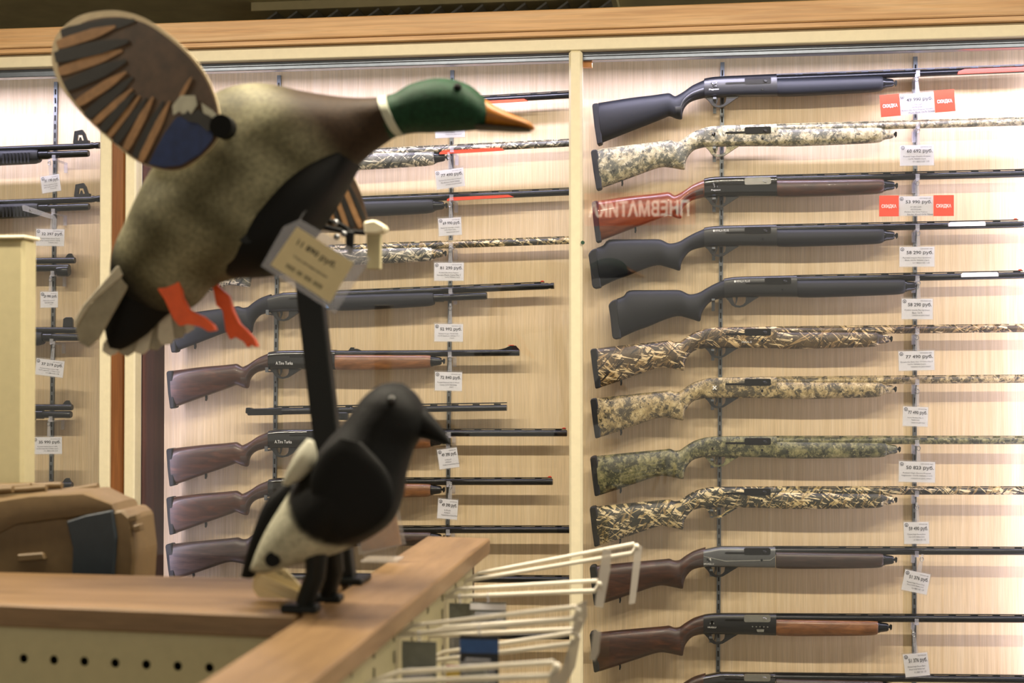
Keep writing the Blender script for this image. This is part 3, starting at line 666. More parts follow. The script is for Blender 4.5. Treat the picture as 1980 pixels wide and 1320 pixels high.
def price_tag(px, py, wp, hp, deg, price, lines, where, sale=False, clip=36, head=True):
    r = math.radians(-deg); c = P(px, py, YT); s = MPP*0.97
    ex = Vector((math.cos(r), 0, math.sin(r))); ez = Vector((-math.sin(r), 0, math.cos(r)))
    t = thing('price_tag', 'white price tag reading %s руб. %s' % (price, where), 'price tag', c+ez*(hp/2+clip)*s, 'price tags hanging under the guns')
    def pt(u, v, dy=0.0): return c+ex*(u*s)+ez*(v*s)+Vector((0, dy, 0))
    W, H = wp/2, hp/2
    slab('card', [pt(-W, -H), pt(W, -H), pt(W, H), pt(-W, H)], (0, 0.0012, 0), 'paper', t)
    slab('sleeve', [pt(-W-1.6, -H-2.2, -0.0030), pt(W+1.6, -H-2.2, -0.0030), pt(W+1.6, H+3, -0.0030), pt(-W-1.6, H+3, -0.0030)], (0, 0.0006, 0), 'sleeve', t)
    y = -0.0012
    text('price_text', price+' руб.', pt(wp*0.08, hp*0.19, y), wp*0.76*s, hp*0.22*s, 'ink', t, r, bold=0.018)
    k = hp*-0.02
    for i, ln in enumerate(lines):
        wl = min(0.9, 0.030*len(ln))*wp
        text('small_text', ln, pt(0 if i < len(lines)-1 or len(lines) < 3 else wp*0.12, k-hp*0.125*(i+0.35), y), wl*s, hp*0.085*s, 'ink_grey', t, r)
    if head:
        bm = bmesh.new(); cc = pt(-W+5, H-5, y); n = 14
        for a in range(n):
            a0, a1 = 2*math.pi*a/n, 2*math.pi*(a+1)/n
            bm.faces.new([bm.verts.new(cc+Vector((math.cos(x)*rr*s, 0, math.sin(x)*rr*s))) for x, rr in ((a0, 3.4), (a1, 3.4), (a1, 2.4), (a0, 2.4))])
        bm.faces.new([bm.verts.new(cc+Vector((x*s, 0, z*s))) for x, z in ((-1.4, -1.4), (1.4, -1.4), (0, 1.6))])
        done('shop_mark', bm, 'ink_grey', t)
        text('head_text', 'ОРУЖИЕ 000', pt(wp*0.27, H-4, y), wp*0.34*s, hp*0.05*s, 'ink_grey', t, r)
    if sale:
        for sd, dv in ((-1, -1.5), (1, 1.5)):
            u0, u1 = (W+0.3, W+37) if sd > 0 else (-W-36, -W-0.3)
            cd = slab('sale_card', [pt(u0, -H-1.5, -0.004), pt(u1, -H-1.5, -0.004), pt(u1, H+1.5, -0.004), pt(u0, H+1.5, -0.004)], (0, 0.0009, 0), 'red_card', t)
            text('sale_text', 'СКИДКА', pt((u0+u1)/2, -1, -0.0046), 27*s, 8*s, 'ink_white', cd, r, bold=0.03)
    top = pt(2, H+2, 0.002)
    slab('clip_strap', [pt(-1.5, H+1, 0.0015), pt(6.5, H+1, 0.0015), pt(6, H+10, 0.0015), pt(4.5, H+clip, 0.0015), pt(0.5, H+clip, 0.0015), pt(-1, H+10, 0.0015)], (0, 0.0015, 0), 'clear_plastic', t)
    tube('clip_ring', [pt(2.5+3.2*math.cos(a), H+clip-9+4*math.sin(a), 0.001) for a in [2*math.pi*i/12 for i in range(13)]], 0.0009, 'steel', t, 6)
ND = 'СКИДКИ НЕ ДЕЙСТВУЮТ'; bar = '111 00011101 110'
R3 = ['Ружье Ata Arms Pegasus', 'Standart 12х76 760мм']
price_tag(1773, 200, 62, 38, -3.5, '49 990', ['72 990 руб.', 'РАСПРОДАЖА', 'Ружье Ata Arms Pegasus Standart', 'Plastic Black 12х76 760мм'], 'between two red sale cards, under the topmost black gun', True, 36)
price_tag(1773, 300, 61, 38, 0, '60 692', ['Ружье Huglu Keplion Kryptek', '12х76 760мм (1шт)', bar], 'under the pale sand camouflage gun', clip=36)
price_tag(1771, 398, 62, 36, 0.5, '53 990', ['57 490 руб.', 'РАСПРОДАЖА', 'Ружье Ata Arms Pegasus', 'Standart Wood 12х76 760мм'], 'between two red sale cards, under the reddish walnut gun', True, 34)
price_tag(1773, 496, 63, 37, 0.3, '58 290', ['Ружье Impala Plus Synthetic', 'Black 12х76 760мм (1шт)', bar], 'under the cheekpiece gun nearest the cream post', clip=34)
price_tag(1773.5, 597, 56, 38, 0.5, '58 290', ['Ружье Impala Plus Synthetic', 'Black 12х76', ND], 'just above the brown reed camouflage gun', clip=38)
price_tag(1772, 697, 64, 36, -1.5, '77 490', ['Ружье Ata Arms Neo 12 Camo Max 5', '12х76 760мм (1шт)', ND], 'under the brown reed camouflage gun', clip=34)
price_tag(1770, 805, 45, 36, 2, '77 490', ['Ружье Ata Arms Neo 12', '760мм (1шт)', ND], 'narrow, under the tan blotch camouflage gun', clip=38)
price_tag(1773, 912, 65, 38, 1.0, '50 823', ['Ружье Huglu Renova Kryptek', 'Highlander 12х76 760мм (1шт)', ND], 'under the dark green camouflage gun', clip=34)
price_tag(1772, 1030, 45, 40, -1.5, '59 490', ['Ружье Huglu Renova Black', 'Oak 12х76 760мм (1шт)', bar], 'under the marsh camouflage gun', clip=36)
price_tag(1771, 1125, 46, 38, 11, '51 376', ['Ружье Huglu Renova Grey', 'Wood 12х76 760мм (1шт)', bar], 'tilted, under the grey receiver gun', clip=34)
price_tag(1772, 1285, 44, 42, -7, '51 376', ['Ружье Huglu Renova Black', 'Wood 12х76 760мм (1шт)', bar], 'tilted the other way, under the polished bolt gun', clip=44)
price_tag(870, 250, 58, 32, -1, '68 990', ['Ружье Ata Arms Neo 12', '12х76 760мм', ND], 'peeping out below the duck bill', clip=34)
price_tag(870, 345, 56, 36, -6.5, '77 490', ['Ружье Ata Arms Neo 12 Wood', 'Max Bottom 12х76 760мм', ND], 'tilted, under the grey reed camouflage gun', clip=34)
price_tag(870, 438, 45, 34, -3, '69 990', ['Ружье Ata Arms Neo 12 Synth', '12х76 760мм (1шт)', ND], 'narrow, above the dark reed camouflage barrel', clip=34)
price_tag(868, 525, 58, 35, 0.5, '81 290', ['Ружье Ata Arms Pegasus', 'Standart Plastic Camo Max 5', '12х76 760мм (1шт)'], 'under the dark reed camouflage barrel', clip=34)
price_tag(867.5, 643, 56, 34, 0.8, '52 992', ['Ружье Stoeger M3000 M3K', '12х76 Synthetic 560мм 7+1', '(1шт)'], 'under the long magazine tube', clip=40)
price_tag(867, 737, 53, 36, 1, '72 840', ['Ружье Bettinsoli X4 12 Wood', 'Combo 12х76 760/510мм', '(1шт)'], 'under the gun with open sights', clip=34)
price_tag(866.5, 886, 39, 38, -8, '49 390', ['56 990 руб.', 'РАСПРОДАЖА', 'Ружье Armsan 612 Silver Wood'], 'tilted by the magpie beak', clip=30)
price_tag(865.5, 984, 39, 38, 4, '49 390', ['56 990 руб.', 'РАСПРОДАЖА', 'Ружье Armsan 612 Black Wood'], 'beside the magpie breast, above the counter', clip=34)
price_tag(98, 355, 40, 34, -8, '31 190', ['Ружье Huglu Atrox Tactic', 'grey 7 pump action 12х76', '510мм (1шт)'], 'tilted, under the topmost pump gun', clip=34)
price_tag(97, 459, 60, 34, 1.5, '32 397', ['Ружье Huglu Atrox Tactic', 'grey 7 pump action 12х76', '510мм (1шт)'], 'under the second loop sight pump gun', clip=34)
price_tag(95, 579, 37, 32, -0.5, '29 990', ['Ружье Hatsan Escort MP', 'Guard 12х76 510мм', '(1шт)'], 'small, under the thick capped pump gun', clip=34)
price_tag(96, 711, 60, 33, 6.5, '37 219', ['Ружье Hatsan Escort MP', '12х76 орехтек 510мм (1шт)', bar], 'tilted, beside the duck tail', clip=38)
price_tag(92, 861, 61, 34, -1, '35 990', ['Ружье Hatsan Escort MPS', '12х76 пластик 510мм (1шт)', bar], 'above the tan case', clip=36)
# clear hook slanting over the second pump gun
h = thing('clear_hook', 'clear plastic slanting hook over the second pump gun', 'hook', P(102, 430, YT))
slab('hook_bar', [P(x, y, YT) for x, y in ((42, 398), (46, 396), (104, 416), (109, 424), (108, 444), (103, 444), (102, 424), (44, 407))], (0, 0.004, 0), 'clear_plastic', h)
tube('hook_rivet', [P(58, 406, YT)+Vector((0, -0.002, 0)), P(58, 406, YT)+Vector((0, 0.004, 0))], 0.002, 'steel', h, 8)
# ================================================================ COUNTERS IN FRONT
ZCT = 1.28
gd = thing('gondola', 'cream perforated shop gondola with a brown wooden top board', 'shelving', G(200, 1140, ZCT)*1.0-Vector((0, 0, ZCT)))
pl = [G(-260, 1157, ZCT), G(570, 1190, ZCT), G(676, 1122, ZCT), G(-260, 1099, ZCT)]
slab('top_board', pl, (0, 0, -0.031), 'counter', gd, 0.003)
# perforated front panel: real holes
A_, B_ = pl[0]+Vector((0, 0.02, -0.0325)), pl[1]+Vector((-0.03, 0.02, -0.0325))
ex = (B_-A_); L = ex.length; ex.normalize(); nrm = Vector((ex.y, -ex.x, 0))
hp = [(-12, 1273), (48, 1275), (107, 1277), (167, 1279), (226, 1281), (286, 1283), (347, 1286), (407, 1289), (467, 1291)]
def on_panel(px, py):
    d = ray(px, py); o = Vector((0, 0, CAMZ)); tt = (A_-o).dot(nrm)/d.dot(nrm); return o+d*tt
us = [(on_panel(*h_)-A_).dot(ex) for h_ in hp]; zh = sum(on_panel(*h_).z for h_ in hp)/len(hp)
pitch = (us[-1]-us[0])/(len(us)-1); rows_z = [zh-i*pitch for i in range(9)]
bm = bmesh.new()
def quad(u0, u1, z0, z1): bm.faces.new([bm.verts.new(A_+ex*u+Vector((0, 0, z-A_.z))) for u, z in ((u0, z0), (u1, z0), (u1, z1), (u0, z1))])
u_s = us[0]-3.5*pitch; u_e = us[-1]+0.5*pitch
quad(u_s, u_e, zh+pitch/2, A_.z); quad(u_s, u_e, 0.1, rows_z[-1]-pitch/2); quad(u_e, L, 0.1, A_.z); quad(0, u_s, 0.1, A_.z)
for zc in rows_z:
    for i in range(-3, len(us)):
        uc = us[0]+i*pitch; hs = pitch/2; R_ = 0.0062; n = 16; o_ = []; i_ = []
        for kk in range(n):
            an = 2*math.pi*kk/n+math.pi/4; cx, cz = math.cos(an), math.sin(an); m_ = max(abs(cx), abs(cz))
            o_.append(bm.verts.new(A_+ex*(uc+hs*cx/m_)+Vector((0, 0, zc+hs*cz/m_-A_.z)))); i_.append(bm.verts.new(A_+ex*(uc+R_*cx)+Vector((0, 0, zc+R_*cz-A_.z))))
        for kk in range(n): bm.faces.new((o_[kk], o_[(kk+1) % n], i_[(kk+1) % n], i_[kk]))
bmesh.ops.remove_doubles(bm, verts=bm.verts[:], dist=0.0004)
bmesh.ops.solidify(bm, geom=bm.faces[:], thickness=0.0015)
done('perforated_panel', bm, 'cream_panel', gd)
slab('inner_back', [A_+Vector((0, 0.05, 0)), B_+Vector((-0.02, 0.05, 0)), B_+Vector((-0.02, 0.05, -1.1)), A_+Vector((0, 0.05, -1.1))], (0, 0.01, 0), 'slot_dark', gd)
slab('carcass', [A_+Vector((0, 0.07, -0.06)), B_+Vector((-0.02, 0.07, -0.06)), G(640, 1123, ZCT)*1.0+Vector((0, -0.02, -0.0925)), pl[3]+Vector((0, -0.02, -0.0925))], (0, 0, -(A_.z-0.06)), 'cream_panel', gd)
# long board running away to the right
ZR = ZCT
lb = thing('gondola', 'gondola under the long brown board running towards the gun wall', 'shelving', G(700, 1150, ZR)*1.0-Vector((0, 0, ZR)))
Lq = [G(300, 1374, ZR), G(826, 1036, ZR), G(948, 1040, ZR), G(520, 1382, ZR)]
slab('top_board', Lq, (0, 0, -0.030), 'counter_long', lb, 0.003)
dirL = (Lq[2]-Lq[3]).normalized(); nR = Vector((dirL.y, -dirL.x, 0)).normalized()   # to the right of the board
e0, e1 = Lq[3]-nR*0.05, Lq[2]-nR*0.03
slab('end_panel', [e1-dirL*0.003+Vector((0, 0, -0.031)), e1-dirL*0.003+Vector((0, 0, -1.2)), e1-dirL*0.003-nR*0.1+Vector((0, 0, -1.2)), e1-dirL*0.003-nR*0.1+Vector((0, 0, -0.031))], dirL*-0.016, 'dark_panel', lb)
slab('side_panel', [e0+Vector((0, 0, -0.0305)), e1-dirL*0.02+Vector((0, 0, -0.0305)), e1-dirL*0.02+Vector((0, 0, -1.25)), e0+Vector((0, 0, -1.25))], nR*-0.008, 'cream_panel', lb)
for s_ in range(9):      # slotted strips of the side panel
    pq = e0.lerp(e1, 0.18+s_*0.085)
    bm = bmesh.new()
    for j in range(24):
        z = 1.22-j*0.03; c_ = Vector((pq.x, pq.y, z))+nR*0.0012
        vv = [bm.verts.new(c_+dirL*a_+Vector((0, 0, b_))) for a_, b_ in ((-0.003, -0.009), (0.003, -0.009), (0.003, 0.009), (-0.003, 0.009))]; bm.faces.new(vv)
    bmesh.ops.solidify(bm, geom=bm.faces[:], thickness=0.001)
    done('panel_slots', bm, 'slot_dark', lb)['kind'] = 'stuff'
# cream upright at the far left edge with a lower shelf behind
u0 = G(20, 1112, ZCT)
yU = 2.35
up = thing('gondola_upright', 'cream metal shelf upright standing behind the tan case', 'upright', (P(20, 600, yU).x, yU, 0))
post('column', -14, 46, yU, yU+0.05, 'cream_panel', up, P(20, 462, yU).z, 0.0, 0.006)
post('column_cap', -18, 48, yU-0.004, yU+0.054, 'cream', up, P(20, 455, yU).z, P(20, 461.5, yU).z, 0.002)
# shelf behind the board for the case
zs = 1.215; ya, yb = 2.13, 2.62
xs0, xs1 = P(-260, 1100, yb).x, P(420, 1100, ya).x
sh = thing('back_counter', 'low cream counter behind the brown board, under the tan case', 'counter', ((xs0+xs1)/2, 2.5, 0))
box('counter_body', (xs0, 2.22, 0), (xs1, 2.34, zs-0.025), 'cream_panel', sh); box('counter_top', (xs0, 2.205, zs-0.024), (xs1, 2.345, zs), 'counter', sh, 0.003)
# ---- tan hard case
YC = 2.22
cs = thing('hard_case', 'tan ribbed plastic hard case with dark navy band and latches', 'case', (P(60, 1100, YC).x, YC+0.06, zs))
body = [(-190, 1122), (-190, 1030), (-130, 1005), (0, 1030), (45, 1042), (120, 1012), (235, 985), (255, 1000), (262, 1060), (256, 1122)]
def hull(name, pts, y0, y1, mat, par, bw): return prism(name, pts, y0, y1, mat, par, bw)
hull('case_body', [(-190, 1145), (-190, 1012), (30, 1010), (70, 1006), (110, 1000), (160, 1000), (235, 985), (252, 1000), (260, 1070), (254, 1145)], YC, YC+0.10, 'case_tan', cs, 0.004)
for v_ in cs.children[0].data.vertices:
    if v_.co.z < 1.236: v_.co.z = zs+0.0006
ld = loft('case_lid', [(-190, 965, -190, 1034, 0.055), (0, 958, 6, 1030, 0.055), (26, 956, 30, 1030, 0.056), (90, 948, 60, 1012, 0.056), (190, 944, 160, 998, 0.055), (238, 968, 246, 984, 0.05)], YC+0.05, 'case_tan', cs, 1, 12, 0.35, 30)
for i, (x0, y0, x1, y1) in enumerate(((-190, 957, 25, 946), (-190, 964, 90, 943), (-190, 951, 60, 940), (-190, 944, 120, 938), (30, 966, 190, 940))):
    a, b_ = P(x0, y0, YC+0.02+0.018*i), P(x1, y1, YC+0.02+0.018*i); tube('lid_ridge', [a, b_], 0.006, 'case_tan', ld, 8)
prism('navy_band', [(128, 1008), (165, 996), (216, 986), (224, 1040), (218, 1122), (138, 1122), (140, 1060)], YC-0.008, YC+0.004, 'case_navy', cs, 0.002)
for lx, ly in ((32, 1072), (256, 1016)):
    lt = prism('latch', [(lx, ly), (lx+50 if lx < 100 else lx+14, ly-4), (lx+56 if lx < 100 else lx+16, ly+10), (lx+2, ly+14)], YC-0.006, YC+0.012, 'case_tan', cs, 0.002)
prism('hinge_lug', [(248, 998), (262, 994), (266, 1006), (250, 1010)], YC+0.0, YC+0.02, 'case_tan', cs, 0.001)
# ================================================================ MALLARD DECOY
YD = 2.05
def mixt(a, b, t): t = max(0, min(1, t)); return tuple(x+(y-x)*t for x, y in zip(a, b))
L3 = lambda r, g, b_: lin((r, g, b_))[:3]
GREY, OLIVE, BLACK, CHEST, GREEN, DGREEN = L3(126, 122, 96), L3(84, 80, 58), L3(10, 10, 8), L3(50, 36, 22), L3(26, 70, 44), L3(8, 24, 16)
def duck_col(x, y, sa):                                   # plumage only: green head, brown breast, grey flanks, black rump
    if x > 755: return mixt(DGREEN, GREEN, 0.6)
    k = 0.77*x-0.64*y                                     # along the body, tail to neck
    c = mixt(GREY, OLIVE, 0.5+0.5*math.sin(x*0.045+1.3*math.sin(y*0.05)))
    c = mixt(c, CHEST, (k-268)/70)
    return mixt(c, BLACK, (-105-k)/45)
dk = thing('duck_decoy', 'flying mallard drake decoy with spread wings on a black pole', 'decoy', (P(605, 1185, YD).x, 0, 0))
dk.location = Vector((G(612, 1178, ZCT).x, YD, ZCT))
DS = [(214,548,318,606,.03),(222,486,372,592,.055),(252,424,412,552,.075),(288,352,468,536,.092),(330,288,530,528,.102),(375,228,576,470,.106),(432,178,618,402,.10),
      (510,163,660,346,.088),(590,178,708,302,.068),(660,188,744,276,.05),(720,190,768,262,.042),(762,182,800,256,.038),(797,163,830,256,.041),(850,152,864,255,.044),(902,162,898,253,.042),(934,186,926,250,.034),(950,208,940,246,.022)]
bd = loft('body', DS, YD, 'duck_paint', dk, 7, 44, 1.0, 60, duck_col)
loft('neck_ring', [(735,187.5,764,263,.0435),(741,186.5,771,262.5,.0437),(750,185.5,780,260.5,.043)], YD, 'collar_white', bd, 2, 32, 1.0, 50)
bl = loft('upper_bill', [(934,188,926,240,.024),(956,204,946,244,.022),(985,219,975,247,.021),(1012,231,1004,249,.022),(1027,239,1022,251,.019),(1033,245,1031,251,.009)], YD, 'bill_orange', dk, 4, 20, 0.9, 60)
loft('lower_bill', [(922,238,922,252,.020),(960,243,960,253,.019),(1005,248,1003,254.5,.018),(1026,250,1025,254.5,.012)], YD, 'bill_dark', dk, 3, 14, 0.9, 60)
ball('eye', P(893, 178, YD)+Vector((0, -0.036, 0)), 0.0062, 'soot', dk)
# wings: rim plate, dark vane, separate feathers
def wing(name, outline, Y, hub, feats, blue, white, parent, tilt=0.0):
    def W(x, y, dy=0.0): return P(x, y, Y+(x-hub[0])*tilt*0.0007)+Vector((0, dy, 0))
    cx = sum(p[0] for p in outline)/len(outline); cy = sum(p[1] for p in outline)/len(outline)
    ol = cr([outline[-1]]+outline+outline[:2], 5)[5:-5]
    wg = slab(name, [W(x, y) for x, y in ol], (0, 0.004, 0), 'wing_rim', parent)
    inner = [(cx+(x-cx)*0.955+5, cy+(y-cy)*0.955+6) for x, y in ol]
    slab('wing_vane', [W(x, y, -0.0022) for x, y in inner], (0, 0.0018, 0), 'wing_brown', wg)
    def lens(nm_, p0, p1, wd, mat, dy, sweep=0.0):
        dx, dy_ = p1[0]-p0[0], p1[1]-p0[1]; l = math.hypot(dx, dy_); nx, ny = -dy_/l, dx/l; up, dn = [], []
        for i in range(9):
            tt = i/8; wq = wd*(math.sin(math.pi*min(1, tt*1.15+0.02))**0.6 if tt < 0.86 else 0.35+0.2*(1-tt)/0.14)
            wq = wd*min(1, 0.25+tt*2.2)*(1 if tt < 0.93 else 0.75); s_ = sweep*math.sin(math.pi*tt)
            up.append((p0[0]+dx*tt+nx*(wq/2+s_), p0[1]+dy_*tt+ny*(wq/2+s_))); dn.append((p0[0]+dx*tt-nx*(wq/2-s_), p0[1]+dy_*tt-ny*(wq/2-s_)))
        return slab(nm_, [W(x, y, dy) for x, y in up+dn[::-1]], (0, 0.0008, 0), mat, wg)
    for i, (p0, p1, wd, mat) in enumerate(feats): lens('feather', p0, p1, wd, mat, -0.0031-0.0004*(i % 3))
    if blue: slab('speculum', [W(x, y, -0.0048) for x, y in blue], (0, 0.0008, 0), 'wing_blue', wg)
    if white:
        for wp_ in white: slab('white_bar', [W(x, y, -0.0058) for x, y in wp_[0]], (0, 0.0008, 0), wp_[1], wg)
    return wg
YW = YD-0.125
OL = [(212,20),(150,32),(108,70),(100,118),(118,168),(160,222),(212,270),(262,310),(312,328),(352,326),(392,300),(420,268),(426,236),(416,185),(392,135),(352,88),(302,48),(262,28)]
T_, K_ = 'wing_tan', 'wing_black'
FE = [((262,40),(120,68),26,K_),((225,52),(112,88),20,T_),((250,80),(108,112),26,K_),((238,98),(115,140),20,T_),((245,118),(128,168),24,K_),((246,140),(150,202),18,T_),
      ((258,150),(168,226),20,K_),((258,172),(182,240),13,T_),((262,180),(198,254),16,K_),((272,186),(212,264),11,T_),((285,190),(224,278),15,K_),((298,188),(244,290),15,T_),((318,196),(262,304),16,K_),((330,196),(272,314),14,T_),((372,150),(350,190),8,T_)]
BL = [(345,226),(372,228),(396,240),(414,258),(412,272),(390,298),(352,320),(318,324),(290,318),(302,292),(322,256)]
WH = [([(336,206),(352,186),(380,186),(384,204),(372,222),(366,214),(358,226),(350,216),(338,224)], 'wing_white'), ([(392,200),(412,214),(424,226),(420,234),(406,224),(396,220)], 'wing_white'),
      ([(352,226),(362,214),(372,222),(386,212),(400,222),(414,232),(420,246),(404,256),(386,240),(366,236)], 'wing_black')]
wg = wing('wing', OL, YW, (430, 250), FE, BL, WH, dk, -0.4)
hubp = P(432, 246, YW)
tube('wing_hub', [hubp+Vector((0, -0.012, 0)), hubp+Vector((0, 0.010, 0))], 0.0165, 'soot', dk, 18)
tube('wing_axle', [hubp+Vector((0, 0.01, 0)), P(455, 262, YD)], 0.006, 'steel', dk, 10)
OL2 = [(640,318),(668,322),(688,350),(702,390),(709,428),(704,446),(672,446),(640,436),(612,420),(600,400),(612,360)]
FE2 = [((655,335),(698,440),10,T_),((648,342),(684,440),10,K_),((640,350),(672,440),9,T_),((632,360),(660,438),8,K_),((626,372),(648,436),8,T_),((620,384),(636,430),7,K_),((662,332),(706,425),8,K_)]
w2 = wing('wing', OL2, YD+0.125, (640, 400), FE2, [(596,396),(612,402),(622,424),(606,430),(592,416)], None, dk, 0.3)
tube('wing_edge_bar', [P(612, 436, YD+0.12), P(660, 446, YD+0.12), P(706, 450, YD+0.12)], 0.004, 'soot', dk, 8)
tube('wing_axle', [P(600, 400, YD), P(625, 400, YD+0.123)], 0.006, 'steel', dk, 10)
# tail
def plate(nm_, pts, y0, th, mat, par): return prism(nm_, pts, y0, y0+th, mat, par, 0.001)
tl = loft('tail', [(216,556,330,604,.028),(206,588,312,618,.022),(202,624,284,646,.015),(206,654,250,668,.008),(212,672,232,676,.003)], YD, 'soot', dk, 4, 22, 1.0, 60)
plate('tail_feather', [(232,512),(252,520),(254,540),(240,566),(214,612),(190,655),(170,672),(152,660),(146,634),(160,606),(196,560)], YD-0.040, 0.005, 'tail_pale', tl)
plate('tail_feather', [(226,514),(236,514),(244,526),(176,584),(152,622),(146,634),(143,620),(160,590)], YD-0.044, 0.004, 'tail_white', tl)
for i, (x, y) in enumerate(((205,684),(238,686),(268,683),(296,676),(322,666),(346,654),(368,640))):
    bx, by = 292+i*6, 556+i*3; l = math.hypot(x-bx, y-by); nx, ny = -(y-by)/l, (x-bx)/l
    plate('tail_feather', [(bx+nx*7, by+ny*7), (x+nx*17-(x-bx)/l*14, y+ny*17-(y-by)/l*14), (x+nx*10, y+ny*10), (x-nx*8, y-ny*8), (x-nx*16-(x-bx)/l*12, y-ny*16-(y-by)/l*12), (bx-nx*7, by-ny*7)], YD+0.006+0.003*(i % 4), 0.003, 'tail_pale' if i % 2 else 'tail_white', tl)
# legs
plate('leg', [(264,480),(282,484),(312,512),(334,528),(346,545),(352,575),(366,600),(392,612),(412,628),(417,638),(402,641),(388,632),(360,626),(346,630),(334,616),(318,580),(306,562),(300,548),(284,520),(268,502)], YD-0.05, 0.012, 'orange_leg', dk)
plate('leg', [(393,530),(410,536),(424,556),(442,572),(450,600),(462,625),(478,640),(492,656),(498,670),(490,670),(484,664),(478,672),(470,660),(452,650),(444,656),(436,640),(430,600),(418,590),(412,560)], YD+0.035, 0.012, 'orange_leg', dk)
# black motor keel, switch, chain, pole
loft('motor_keel', [(404,496,420,538,.03),(430,442,500,536,.068),(490,390,545,522,.084),(548,344,590,470,.084),(600,312,640,400,.074),(650,288,690,318,.05)], YD, 'soot', dk, 4, 22, 0.8, 60)
sw = P(478, 452, YD-0.078); tube('switch_button', [sw+Vector((0, 0.02, 0)), sw+Vector((0, -0.004, 0))], 0.014, 'pole_black', dk, 18)
pa, pb = P(592, 470, YD+0.01), G(620, 1168, ZCT)
pb = Vector((P(628, 900, YD+0.01).x, YD+0.01, ZCT+0.003))
pdx = (P(632, 840, YD+0.01)-P(600, 560, YD+0.01)); lo = P(600, 560, YD+0.01); hi = lo-pdx*(90/280.0); bt = lo+pdx*((ZCT+0.006-lo.z)/pdx.z)
slab('pole', [hi+Vector((-0.0195, -0.012, 0)), hi+Vector((0.0195, -0.012, 0)), bt+Vector((0.0185, -0.012, 0)), bt+Vector((-0.0185, -0.012, 0))], (0, 0.024, 0), 'pole_black', dk, 0.002)
box('pole_foot', (bt.x-0.035, bt.y-0.028, ZCT+0.0002), (bt.x+0.035, bt.y+0.035, ZCT+0.009), 'pole_black', dk, 0.002)
ch = [(612,412),(628,422),(640,428),(654,432),(668,440),(682,452)]
for i, (x, y) in enumerate(((613,418),(649,430),(665,452),(651,458))): ball('chain_bead', P(x, y, YD+0.10), 0.0052, 'steel', dk)
tube('chain_cord', [P(x, y, YD+0.105) for x, y in ch], 0.004, 'soot', dk, 8)
plate('cord_strap', [(668,446),(684,448),(682,488),(674,492),(668,476)], YD+0.10, 0.006, 'pole_black', dk)
br_ = plate('wing_support', [(708,448),(736,448),(735,520),(710,520)], YD+0.118, 0.012, 'cream_panel', dk)
prism('support_head', [(702,428),(724,424),(744,436),(744,446),(728,452),(704,452)], YD+0.108, YD+0.138, 'cream', br_, 0.003)
# its price ticket in a plastic sleeve
YK = YD-0.145
tk = thing('hanging_ticket', 'large tilted paper price ticket in a plastic sleeve under the duck decoy', 'price ticket', P(575, 440, YK))
slab('ticket_sleeve', [P(x, y, YK) for x, y in ((580,424),(716,500),(648,606),(505,514),(548,438))], (0, 0.0008, 0), 'clear_plastic', tk)
slab('ticket_paper', [P(x, y, YK-0.0008) for x, y in ((574,438),(684,508),(638,586),(523,512))], (0, 0.0006, 0), 'paper_warm', tk)
sp = YK/F*1.01
rt = -math.radians(32.0)
text('price_text', '11 890 руб.', P(612, 492, YK-0.0014), 92*sp, 16*sp, 'ink', tk, rt, bold=0.015)
text('ticket_lines', 'Утка механическая', P(600, 515, YK-0.0014), 80*sp, 6*sp, 'ink_grey', tk, rt)
text('barcode_text', '||||| ||| |||| |||||', P(588, 534, YK-0.0014), 84*sp, 9*sp, 'ink', tk, rt, bold=0.02)
tube('ticket_cord', [P(578, 428, YK+0.002), P(586, 414, YD-0.115), P(592, 407, YD-0.080)], 0.0012, 'soot', tk, 6)
# ================================================================ MAGPIE DECOY
YM = 1.82
WHT, GRYW = L3(190, 186, 164), L3(150, 150, 128)
BLK = L3(7, 8, 7)
def inpoly(x, y, poly):
    c = False
    for (x1, y1), (x2, y2) in zip(poly, poly[1:]+poly[:1]):
        if (y1 > y) != (y2 > y) and x < (x2-x1)*(y-y1)/(y2-y1)+x1: c = not c
    return c
PATCH = [(558,902),(572,880),(592,854),(604,850),(610,866),(608,884),(596,900),(575,918),(552,934)]
BELLY = [(548,958),(566,948),(578,962),(588,985),(604,1012),(632,1034),(668,1048),(690,1052),(660,1070),(560,1105),(490,1100),(496,1050),(510,1010)]
def mag_col(x, y, sa):
    k = 0; n = 0
    for dx in (-5, 0, 5):
        for dy in (-5, 0, 5):
            n += 1; k += inpoly(x+dx, y+dy, PATCH) or inpoly(x+dx, y+dy, BELLY)
    return mixt(BLK, mixt(WHT, GRYW, 0.5), k/n)
mg = thing('magpie_decoy', 'black and white plastic magpie decoy standing on the brown board', 'decoy', G(640, 1185, ZCT))
MS = [(757,739,778,741,.008),(735,744,803,760,.028),(712,760,823,796,.044),(692,782,822,832,.05),(668,815,800,868,.055),(636,850,785,915,.066),(600,898,777,962,.076),(568,944,757,1008,.08),(542,984,712,1042,.074),(520,1020,655,1068,.062),(502,1056,600,1084,.046),(490,1086,548,1098,.03),(484,1100,520,1106,.016)]
mb = loft('body', MS, YM, 'magpie_paint', mg, 7, 48, 1.0, 60, mag_col)
loft('beak', [(800,772,806,842,.022),(826,792,818,842,.017),(850,820,838,850,.011),(866,844,856,858,.006),(874,860,870,862,.002)], YM, 'soot', mg, 4, 18, 1.0, 60)
loft('lower_beak', [(800,834,800,850,.014),(826,836,822,850,.011),(850,850,846,858,.007),(864,858,860,862,.003)], YM-0.002, 'pole_black', mg, 3, 12, 1.0, 60)
loft('wing', [(655,846,700,856,.004),(628,868,745,905,.010),(606,905,762,955,.012),(600,940,748,1000,.012),(610,985,710,1030,.010),(634,1022,672,1044,.004)], YM-0.068, 'soot', mg, 5, 26, 1.0, 60)
